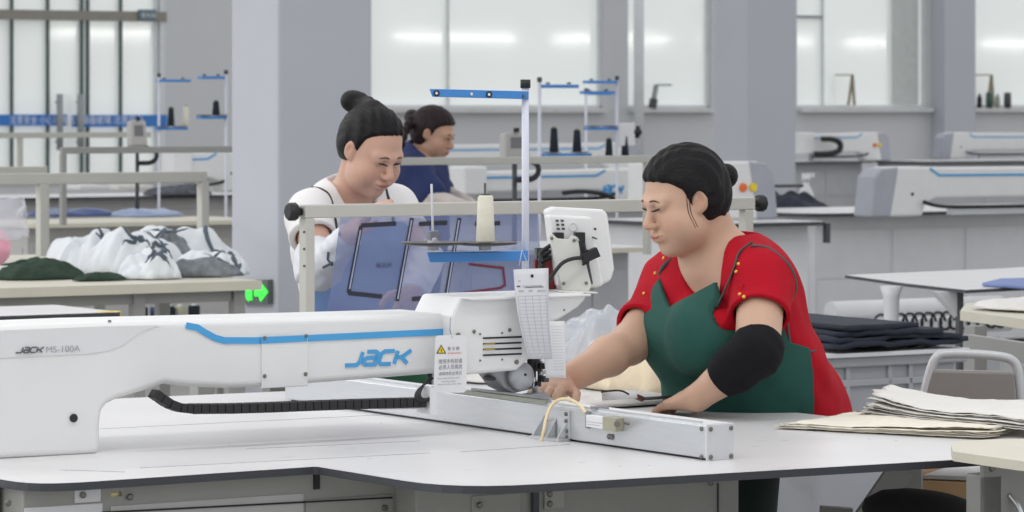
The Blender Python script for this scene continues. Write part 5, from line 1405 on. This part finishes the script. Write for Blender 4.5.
shf = thing('low_shelf', 'grey low shelf holding the cardboard box under the white table', 'shelf', Vector((q.x, q.y, 0)))
m = MB(ua2, ub2); m.box(q - ua2 * .03 - ub2 * .03 - Z * .022, .26, .36, .02); m.build('shelf_board', cabgrey, shf)
for u, v in ((0, 0), (.2, 0), (.2, .3), (0, .3)): e = q + ua2 * u + ub2 * v; m = MB(); m.bar(Vector((e.x, e.y, 0)), Vector((e.x, e.y, q.z - .022)), .03); m.build('leg', cabgrey, shf)
# near cream table at lower right
nt_ = thing('work_table', 'near cream topped table with grey metal leg at the lower right corner', 'table', P(1010, 520, 5.6))
zz_ = .885
k = [PZ(951, 445, zz_), PZ(953, 451.5, zz_), PZ(1085, 470, zz_), PZ(1085, 438, zz_), PZ(1000, 439, zz_), PZ(953, 441, zz_)]
table_slab(nt_, k, zz_, .017, cream, cream)
pm = PZ(987, 458, zz_ - .018); 
m = MB(); a = pm + B * .01; m.box(Vector((a.x, a.y, zz_ - .15)), .16, .012, .13); m.build('apron_rail', steelgrey, nt_, bevel=.004)
m = MB(); m.box(Vector((a.x, a.y, 0)) , .045, .05, zz_ - .05); m.build('leg', steelgrey, nt_, bevel=.004)
m = MB(); b = a + A * .13; m.box(Vector((b.x, b.y, 0)) , .05, .05, zz_ - .05); m.build('leg', steelgrey, nt_, bevel=.004)
m = MB(); m.lathe(a + A * .02 - Z * .02, [(.007, 0), (.005, .004)], screwm, n=10, axis=-B); m.tube(smooth([a + A * .06 - Z * .07, a + A * .075 - Z * .1 - B * .02, a + A * .07 - Z * .14 - B * .01, a + A * .05 - Z * .2]), .005, chrome); m.tube(smooth([a + A * .0 - Z * .17 - B * .02, a - A * .01 - Z * .13 - B * .02, a + A * .03 - Z * .16 - B * .03, a + A * .06 - Z * .2 - B * .03]), .005, black); m.build('latch', None, nt_)

# ---------- calico stacks on the front table
def sheet_stack(pix, z0, zs_, n, seeds, m_, labels, group, bow=.0, hang=0.):
    for k_ in range(n):
        rs = random.Random(seeds + k_)
        base = [PZ(x + rs.uniform(-5, 5) + k_ * 1.2, y + rs.uniform(-.6, .6), TZ) for x, y in pix]
        # four corner patch with ragged rim
        def fn(u, v, base=base, k_=k_, rs_=rs.uniform(0, 9)):
            a = base[0].lerp(base[1], u); b = base[3].lerp(base[2], u); p = a.lerp(b, v)
            rim = (abs(u - .5) * 2) ** 6 + (abs(v - .5) * 2) ** 6
            p = p + A * .02 * nz(v * 7, k_, rs_) * rim + B * .008 * nz(u * 10, k_, rs_) * rim
            zz = zs_[0] * (1 - u) + zs_[1] * u
            lift = bow * math.exp(-((u - .0) / .18) ** 2) * (1 + .5 * nz(v * 3, k_, 2)) * (k_ / n)
            p.z = TZ + z0 + .002 + k_ * (zz / n) + .004 * (1 + nz(u * 4, v * 2, k_ * .12 + seeds)) * (.3 + .7 * k_ / n) + lift + .002 * abs(nz(u * 16, v * 7, rs_)) * rim
            return p
        m = MB(); m.grid(fn, 40, 16); o = m.build('calico_sheet', m_, None, solid=.0012); tag(o, labels(k_), 'fabric sheet', group)
sheet_stack([(778, 429), (985, 440), (1040, 424), (845, 417)], .0, (.004, .018), 6, 11, linen, lambda k: ('uppermost cream fabric sheet of the low pile beside the seamstress' if k == 5 else 'cream fabric sheet within the low pile on the white table'), 'low pile of fabric sheets')
sheet_stack([(866, 421), (1050, 442), (1100, 421), (880, 413)], .014, (.016, .02), 7, 31, linenw, lambda k: ('uppermost white fabric sheet of the high pile in front of the chair' if k == 6 else 'white fabric sheet within the high pile in front of the chair'), 'high pile of fabric sheets', bow=.026)
# calico heap and bag by the seamstress's arm, white pieces by the needle
crumple('fabric_heap', 'cream crumpled fabric heap on the table between the forearm and the green apron', 'fabric', T_(645, 391) + Z * .001, .2, .34, .125, mat('calico_warm', (226, 212, 184), .9, var=.08, vscale=12, bump=1., bscale=22), 21, fr=1.6)
crumple('fabric_heap', 'cream fabric lying behind the bare forearm of the seamstress', 'fabric', T_(597, 366) + Z * .001, .24, .2, .1, linen, 25, fr=1.6)
crumple('fabric_piece', 'flat white fabric piece under the hands of the seamstress', 'fabric', T_(612, 403) + Z * .001, .34, .26, .018, linenw, 29, fr=.8)
crumple('fabric_piece', 'white fabric piece lying left of the needle behind the beam', 'fabric', T_(492, 381) + Z * .001, .2, .22, .03, linenw, 33)
# marker pen and scissors near hand
mk_ = thing('marker_pen', 'white marker pen with black clip lying on the fabric by the hand', 'pen', T_(605, 402) + Z * .02)
m = MB(); a = P(602, 396.5, 7.5); b = P(637, 394, 7.5); m.cyl(a, b, .009, paper, n=12); m.build('barrel', None, mk_)
m = MB(); m.tube(smooth([P(601, 392, 7.48), P(612, 390.5, 7.48), P(622, 390.5, 7.48), P(629, 394.5, 7.48)]), .0022, black, n=6); m.build('clip', None, mk_)
pn = thing('screwdriver', 'thin dark tool with a reddish tip lying beside the hand on the table', 'tool', T_(645, 402) + Z * .02)
m = MB(); m.cyl(P(640, 399, 7.55), P(672, 397, 7.6), .0035, dkgrey, n=8); m.build('shaft', None, pn)
m = MB(); m.cyl(P(633, 395, 7.52), P(642, 399, 7.55), .006, mat('tip_brown', (110, 72, 70), .5), n=10); m.build('tip', None, pn)
bgz = T_(604, 354)
for k_, (px, py, d, w_, h_) in enumerate(((606, 342, 8.9, .3, .19),)):
    q = P(px, py, d); q.z = .85; crumple('plastic_bag', 'clear crumpled plastic bag on the white table behind the control box', 'bag', q, w_, .3, h_, plastic_bag, 44, fr=1.3, solid=.001)
q = P(634, 339, 9.2); q.z = .85
# table continuing under the bag
wt = thing('side_table', 'pale table under the plastic bag behind the seamstress', 'table', P(600, 500, 9.5)); p = P(545, 345, 9.45); p.z = .85
table_slab(wt, rect(p, .62, 1.0), .85, .02, topwhite, edgeblk)
for u, v in ((.05, .05), (.57, .05), (.57, .9), (.05, .9)): e = p + A * u + B * v; m = MB(); m.bar(Vector((e.x, e.y, 0)), Vector((e.x, e.y, .83)), .04); m.build('leg', cabgrey, wt)

# ---------- middle background
# cream table behind control box / head (edge at y~240)
c_ = PZ(540, 250, .85); c_ = along(c_, A, 475)
L5 = (along(c_, A, 655) - c_).length
t5 = bigtable('cream edged table with grey cabinet behind the control box', c_, L5, .9, cab_w=L5 - .1, cab_off=.05, cab_lb=.9, edge=cream, panels=4, cm=mat('cabinet_mid', (176, 177, 182), .5))
fr2, a_, b_ = rail_frame('grey rail frame in the middle of the hall in front of the woman in navy', 395, 652, 161.5, 15.0, (647,), th=.032)
c_ = PZ(500, 208, .85); c_ = along(c_, A, 455); L6 = (along(c_, A, 690) - c_).length
t6 = bigtable('white machine table in the middle of the hall under the blue striped machine', c_, L6, 1.1, cab_w=L6 - .2, cab_lb=.8, panels=3)
m6 = machine('white sewing machine with blue stripe in the middle, seen over the control box', along(PZ(640, 205.5, .85), A, 655), -1, 1.35, h=.24, logo_=False, panel=False)
q = vp(600, 184, PZ(640, 205.5, .85) - B * .0); 
def lf6(x, y, off=0.): return vp(x, y, PZ(640, 205.5, .85) - B * .004)
logo(lf6, m6, 598, 622, 185, 194, 0, blueline, .016, off=0)
m = MB(); m.tube(smooth([vp(x, y, PZ(640, 205.5, .85) - B * .08) for x, y in ((563, 193), (580, 191), (600, 193), (612, 197), (618, 203), (630, 203))]), .016, n=6); m.build('hose', rubber, m6)
c_ = along(PZ(500, 177, .85), A, 430)
t7 = bigtable('white machine table one row farther back in the middle of the hall', c_, 3.4, 1.1, cab_w=3.2, cab_lb=.8, panels=3, cm=mat('cabinet_mid', (176, 177, 182), .5))
m7 = machine('white sewing machine in the far middle row below the windows', along(PZ(600, 175, .85), A, 640), -1, 2.2, h=.3, chain=False)
def ctrl(label, pxc, py0, py1, d, w_, lean=.12, back=False):
    a = P(pxc, py1, d); t = thing('control_panel', label, 'control panel', a)
    h = (py1 - py0) * d / FPX; ua = A; up = (Z + B * lean).normalized()
    o = a - ua * w_ / 2
    m = MB(); nn = ua.cross(up) ; q = [o, o + ua * w_, o + ua * w_ * .97 + up * h, o + ua * w_ * .08 + up * h]; m.prism(q, -nn * .06); m.build('case', mat('case_grey', (176, 174, 172), .45), t, bevel=.012)
    m = MB(); q2 = [o + ua * w_ * x + up * h * y + nn * .0015 for x, y in ((.25, .38), (.75, .38), (.75, .8), (.27, .8))]; m.prism(q2, nn * .001); m.build('screen', mat('screen_dark', (112, 110, 112), .2), t)
    e0 = o + ua * w_ * .5 - nn * .03; e1 = e0.copy(); e1.z = .86; m = MB(); m.cyl(e1, e0, .012, n=8); m.build('stand_arm', dkgrey, t)
    m = MB(); m.lathe(o + ua * w_ * .5 + up * h, [(.014, 0), (.014, .02)], black, n=8); m.build('button', None, t)
    m = MB(); m.tube(smooth([a - nn * .04 + A * .05, a + A * .12 - Z * .03, a + A * .1 - Z * .1, a - A * .02 - Z * .1]), .014, n=6); m.build('plug_cable', rubber, t)
    return t
ctrl('grey control panel on the middle rail frame between the two poles', 518, 132, 158, 16.5, .14)
ts1 = tstand('white thread stand with two blue arms right of the tall front pole', 539.5, 18.5, 82, 156, ((544, 579, 88), (545, 592, 157)))
ts2 = tstand('farther thread stand with three blue arms in front of the pale pipe', 617, 22, 80, 150, ((588, 618, 83.5), (585, 615, 94), (589, 618, 130), (600, 632, 160)))
ts3 = tstand('thin white thread stand just left of the pale pipe', 586, 24, 92, 150, ((589, 612, 95),))
for px, yt, st__, h, lb in ((554, 157, ts1, .12, 'dark thread cone left of the pair on the near blue tray'), (577, 157, ts1, .11, 'dark thread cone right of the pair on the near blue tray'), (609, 160, ts2, .1, 'dark thread cone left of the pair by the pale pipe'), (625, 160, ts2, .12, 'dark thread cone right of the pair by the pale pipe')):
    cone_on(st__, px, yt, lb, h)
# white box-like regulator with black spindle on the wall
m = MB(); m.box(P(619, 146, 22), .12, .04, .14); m.build('guide_plate', white2, ts2, bevel=.005); m = MB(); m.cyl(P(637, 138, 21.9), P(638, 126, 21.9), .014); m.ball(P(638, 132, 21.9), .025); m.build('tension_knob', black, ts2)

# ---------- left background
lf1, _, _ = rail_frame('nearest cream rail frame at the left behind the pile of garments', -30, 205, 179.5, 14.6, (42, 203), zb=.88, th=.045)
lf2, _, _ = rail_frame('grey rail frame at the left just below the grey control panel', 61, 260, 150.5, 19.5, (63,), th=.036, m_=steelgrey)
lf3, _, _ = rail_frame('short cream rail frame at the left edge one row behind the nearest', -40, 46, 171, 16.5, (45,), th=.036)
lf4, _, _ = rail_frame('farthest pale rail frame in front of the glass doors', -30, 150, 135.5, 29, (20,), th=.045)
# tables of the left rows
tl1 = bigtable('cream table under the nearest left rail frame', along(PZ(40, 262, .85), A, -40), 1.0, .7, cab_w=None, edge=cream, topm=cream, rnd_=.02)
c_ = along(PZ(150, 222, .85), A, 30)
tl2 = bigtable('long cream table with blue film lying on it in the left middle row', c_, 1.5, .8, cab_w=1.35, cab_lb=.6, panels=3, edge=cream, topm=cream, cm=mat('cabinet_dim', (178, 177, 176), .5))
c_ = along(PZ(150, 196, .85), A, -40)
L5 = (along(c_, A, 268) - c_).length
tl3 = bigtable('white machine table in the left row behind the blue film', c_, L5, .9, cab_w=L5 - .2, cab_lb=.6, panels=3, cm=mat('cabinet_dim', (178, 177, 176), .5))
c_ = along(PZ(150, 174, .85), A, -40)
tl4 = bigtable('white machine table two rows from the glass doors at the left', c_, 2.9, .9, cab_w=2.6, cab_lb=.6, panels=3)
c_ = along(PZ(100, 152, .85), A, -40)
L5 = (along(c_, A, 229) - c_).length
tl5 = bigtable('white machine table nearest to the glass doors', c_, L5, .9, cab_w=L5 - .2, cab_lb=.6, panels=4)
ml1 = machine('white sewing machine with blue stripe just left of the near pillar', along(PZ(152, 192.5, .85), A, 262), -1, .65, h=.3, panel=False)
ml2 = machine('white sewing machine far at the left in front of the glass doors', along(PZ(130, 151, .85), A, 100), -1, 1.1, h=.3)
ml3 = machine('small far white sewing machine beside the grey wall at the left', along(PZ(100, 151.4, .85), A, 176), 1, .8, h=.33)
for i, (px, w_, lb, mm) in enumerate(((80, .25, 'white paper stack left on the left row table', paper), (118, .3, 'white folded cloth right of the paper stack on the left row table', linenw))):
    q = PZ(px, 190, .851); m = MB(); m.box(q, w_, .3, .035); o = m.build('folded_cloth', mm, None, bevel=.006); tag(o, lb, 'cloth')
q = PZ(135, 218, .851); 
for i, (px, w_, lb) in enumerate(((85, .5, 'dark blue film sheets lying at the left on the long cream table'), (160, .42, 'pale blue film sheets lying right on the long cream table'))):
    q = PZ(px, 217, .852); crumple('film_pile', lb, 'film', q + B * .2, w_, .4, .05, (mat('film_dark', (58, 78, 128), .3), mat('film_pale', (142, 158, 190), .25))[i], 60 + i)
crumple('cloth', 'dark patterned cloth below the small blue striped machine, left of the pillar', 'cloth', PZ(178, 195, .852), .5, .3, .09, mat('dark_print', (82, 84, 92), .8, var=.4, vscale=40), 71)
ctrl('grey tilted control panel above the rail at the left near the glass doors', 139.5, 120, 146, 21, .115)
tl_a = tstand('far left thread stand with blue arms beside the glass doors', 159, 24, 77, 134, ((160, 191, 82), (158, 188, 130)))
tl_b = tstand('far thread stand with blue arms at the left side of the near pillar', 226, 22, 74, 128, ((202, 225, 79), (201, 227, 119)))
for px, yt, st__, h, lb, mm in ((171, 130, tl_a, .12, 'dark thread cone on the far left blue tray', thread_b), (186, 130, tl_a, .13, 'white thread cone on the far left blue tray', thread_w), (216, 119, tl_b, .08, 'small dark thread cone on the tray beside the near pillar', thread_b)):
    cone_on(st__, px, yt, lb, h, mm)
# fabric table with garments
gt = thing('fabric_table', 'cream topped table with grey frame and garments piled on it, left', 'table', PZ(130, 286, .86) - Z * .86)
gz = .86; pE = PZ(262, 280.5, gz); L_ = (pE - along(pE, A, -30)).length
q = rect(along(pE, A, -30), L_, .75); table_slab(gt, q, gz, .034, cream, cream)
m = MB(); m.box(q[0] + A * .1 + B * .05 - Z * .075, L_ - .2, .03, .041); m.build('apron_rail', steelgrey, gt)
for px in (237, 137): 
    a = along(q[0] + B * .06, A, px); a.z = 0; m = MB(); m.bar(a, a + Z * (gz - .03), .045); m.build('leg', steelgrey, gt)
    a = a + B * .6; m = MB(); m.bar(a, a + Z * (gz - .03), .045); m.build('leg', steelgrey, gt)
def gp_(px, py): v = PZ(px, py, gz); return v
gl = mat('garment_white', (220, 224, 228), .75, var=.02, bump=.4, bscale=30)
for k_, (px, py, w_, l_, h_, mm, lb, rot) in enumerate(((100, 272, .44, .34, .2, gl, 'white garment at the left of the crumpled pile, with a rolled sleeve', .3), (158, 273, .42, .3, .17, greyf, 'grey linings showing in the middle of the garment pile', .9), (180, 270, .46, .36, .2, gl, 'white garment at the right of the crumpled pile', -.4),
        (132, 275, .3, .34, .19, gl, 'white garment rising to a peak in the middle of the pile', 1.2), (212, 276, .26, .2, .1, gl, 'small white garment piece at the right end of the pile', .1), (150, 279, .2, .2, .12, gl, 'white collar piece in front of the pile', .7), (200, 277, .32, .14, .08, greyf, 'grey lined garment hem lying at the right of the pile', -.2))):
    ua_ = (A * math.cos(rot) + B * math.sin(rot)); crumple('garment', lb, 'garment', gp_(px, py) + Z * .001, w_, l_, h_, mm, 80 + k_ * 3, ua=ua_, ub=Z.cross(ua_), n=48, fr=1.3, ragged=.3, crease_lining=(9 if mm is gl else 3), lm=mat('crease_slate', (88, 98, 108), .9, var=.2))
crumple('garment', 'dark green crumpled garment at the left of the white pile', 'garment', gp_(38, 279), .34, .24, .085, darkgreenf, 120, fr=2)
crumple('garment', 'dark green garment edge peeking out below the white pile', 'garment', gp_(100, 281), .2, .08, .03, darkgreenf, 123, fr=2)
m = MB(); m.box(gp_(-4, 280) , .1, .12, .05); o = m.build('folded_cloth', linenw, None, bevel=.01); tag(o, 'small white folded cloth at the left end of the garment table', 'cloth')
# pink and clear bags at the left edge
q = gp_(-22, 276)
bag = thing('shopping_bag', 'pink plastic bag bulging at the left edge above the garment table', 'bag', q)
m = MB(); m.grid(lambda u, v: q + Z * .005 + A * (.13 * math.sin(v * math.pi) ** .5 * math.cos(u * 2 * math.pi)) + B * (.09 * math.sin(v * math.pi) ** .5 * math.sin(u * 2 * math.pi)) + Z * (.2 * v + .008 * nz(u * 7, v * 6, 1)), 30, 16); m.build('bag_body', pinkm, bag)
cbg = thing('plastic_bag', 'clear crumpled plastic bag above the pink one at the left edge', 'bag', q + Z * .2)
m = MB(); m.grid(lambda u, v: q + Z * (.14 + .15 * v + .012 * nz(u * 9, v * 5, 3)) + A * (.05 + .15 * (1 - .45 * v) * math.cos(u * 2 * math.pi) * (1 + .15 * nz(u * 9, v * 4, 1)) + .05 * v) + B * .08 * math.sin(u * 2 * math.pi), 40, 14); m.build('bag_body', plastic_bag, cbg)
# things seen below the garment table: another table's corner with a yellow label, thread spools on a shelf
tl6 = bigtable('white low table with black edge right behind the arm at the left', along(PZ(122, 312, .84), A, -40), (PZ(122, 312, .84) - along(PZ(122, 312, .84), A, -40)).length, .5, cab_w=None, z=.84, rnd_=.02)
for i in range(2):
    e = PZ(122, 312, .84) - A * (.08 + .4 * i) + B * .25; m = MB(); m.bar(Vector((e.x, e.y, 0)), Vector((e.x, e.y, .81)), .05); m.build('leg', cabgrey, tl6)
m = MB(); q = PZ(104, 316, .82); q = vp(100, 318, PZ(122, 312, .84) + B * .02); m.box(q, .075, .03, .02); o = m.build('tape_roll', yellow, None, bevel=.003); tag(o, 'yellow tape label under the black edged table at the left', 'label')
sh_ = thing('low_shelf', 'white low shelf board with thread spools under the garment table', 'shelf', P(170, 335, 14.0)); q = P(125, 322, 14.3); m = MB(); m.box(q - Z * .03, .55, .3, .03); m.build('shelf_board', cabwhite, sh_)
for u in (.02, .5): m = MB(); e = q + A * u + B * .15 - Z * .03; m.bar(Vector((e.x, e.y, 0)), e, .03); m.build('leg', cabgrey, sh_)
sp_lab = ('navy thread spool at the left of the row under the garment table', 'second spool from the left under the garment table, dark blue', 'third spool from the left under the garment table, navy', 'beige thread spool in the row under the garment table', 'dark spool at the right end of the row under the garment table')
for i in range(5):
    c = vp(142 + (0, 14, 27, 38, 52)[i], 319, q + B * .1); c.z = q.z; mm = (thread_b, mat('spool_blue', (60, 76, 112), .8), thread_b, mat('spool_beige', (176, 172, 152), .8), thread_b)[i]
    s_ = thing('thread_spool', sp_lab[i], 'spool', c, group='thread spools under the garment table')
    m = MB(); m.lathe(c, [(.02, 0), (.024, .004), (.024, .045), (.02, .05)], mm, n=14); m.build('thread', None, s_)
    m = MB(); m.lathe(c + Z * .05, [(.012, 0), (.01, .006)], cabwhite, n=10); m.build('core', None, s_)
# ------------------------------------------------------------------ camera and light
cam = bpy.data.cameras.new('camera'); co = bpy.data.objects.new('camera', cam); C.objects.link(co)
co.location = (0, 0, EYE); co.rotation_euler = (math.pi / 2, 0, 0)
cam.sensor_width = 36; cam.lens = FPX / 1024 * 36; cam.shift_y = -(256 - HY) / 1024
cam.clip_start = .1; cam.clip_end = 200
cam.dof.use_dof = True; cam.dof.focus_distance = 7.0; cam.dof.aperture_fstop = 15
bpy.context.scene.camera = co
wd_ = bpy.data.worlds.new('world'); bpy.context.scene.world = wd_; wd_.use_nodes = True
bg = wd_.node_tree.nodes['Background']; bg.inputs[0].default_value = (.965, .98, 1.0, 1); bg.inputs[1].default_value = .86
def area(name, loc, rot, sx, sy, power, col=(1, 1, 1)):
    l = bpy.data.lights.new(name, 'AREA'); l.shape = 'RECTANGLE'; l.size = sx; l.size_y = sy; l.energy = power; l.color = col
    o = bpy.data.objects.new(name, l); C.objects.link(o); o.location = loc; o.rotation_euler = rot; return o
# rows of fluorescent tubes under the roof
for i, (a, b) in enumerate(((-1.5, 5.5), (3.2, 5.0), (-1.5, 9.5), (3.2, 9.5), (.5, 15), (.5, 22), (3, 30))):
    p = A * a + B * b; area('ceiling_light', (p.x, p.y, 3.9), (0, 0, TH), 5.5, .28, 42 if i < 4 else 230, (1, .985, .96))
# daylight from the glazed side on the left
p = A * -7 + B * 12; area('daylight', (p.x, p.y, 2.2), (0, -math.pi / 2, TH), 3.2, 16, 230, (.95, .97, 1))
sc = bpy.context.scene
sc.view_settings.view_transform = 'Standard'; sc.view_settings.look = 'None'; sc.view_settings.gamma = 1; sc.view_settings.exposure = 0.0
sc.view_settings.use_curve_mapping = False
sc.cycles.use_denoising = True; sc.cycles.max_bounces = 6
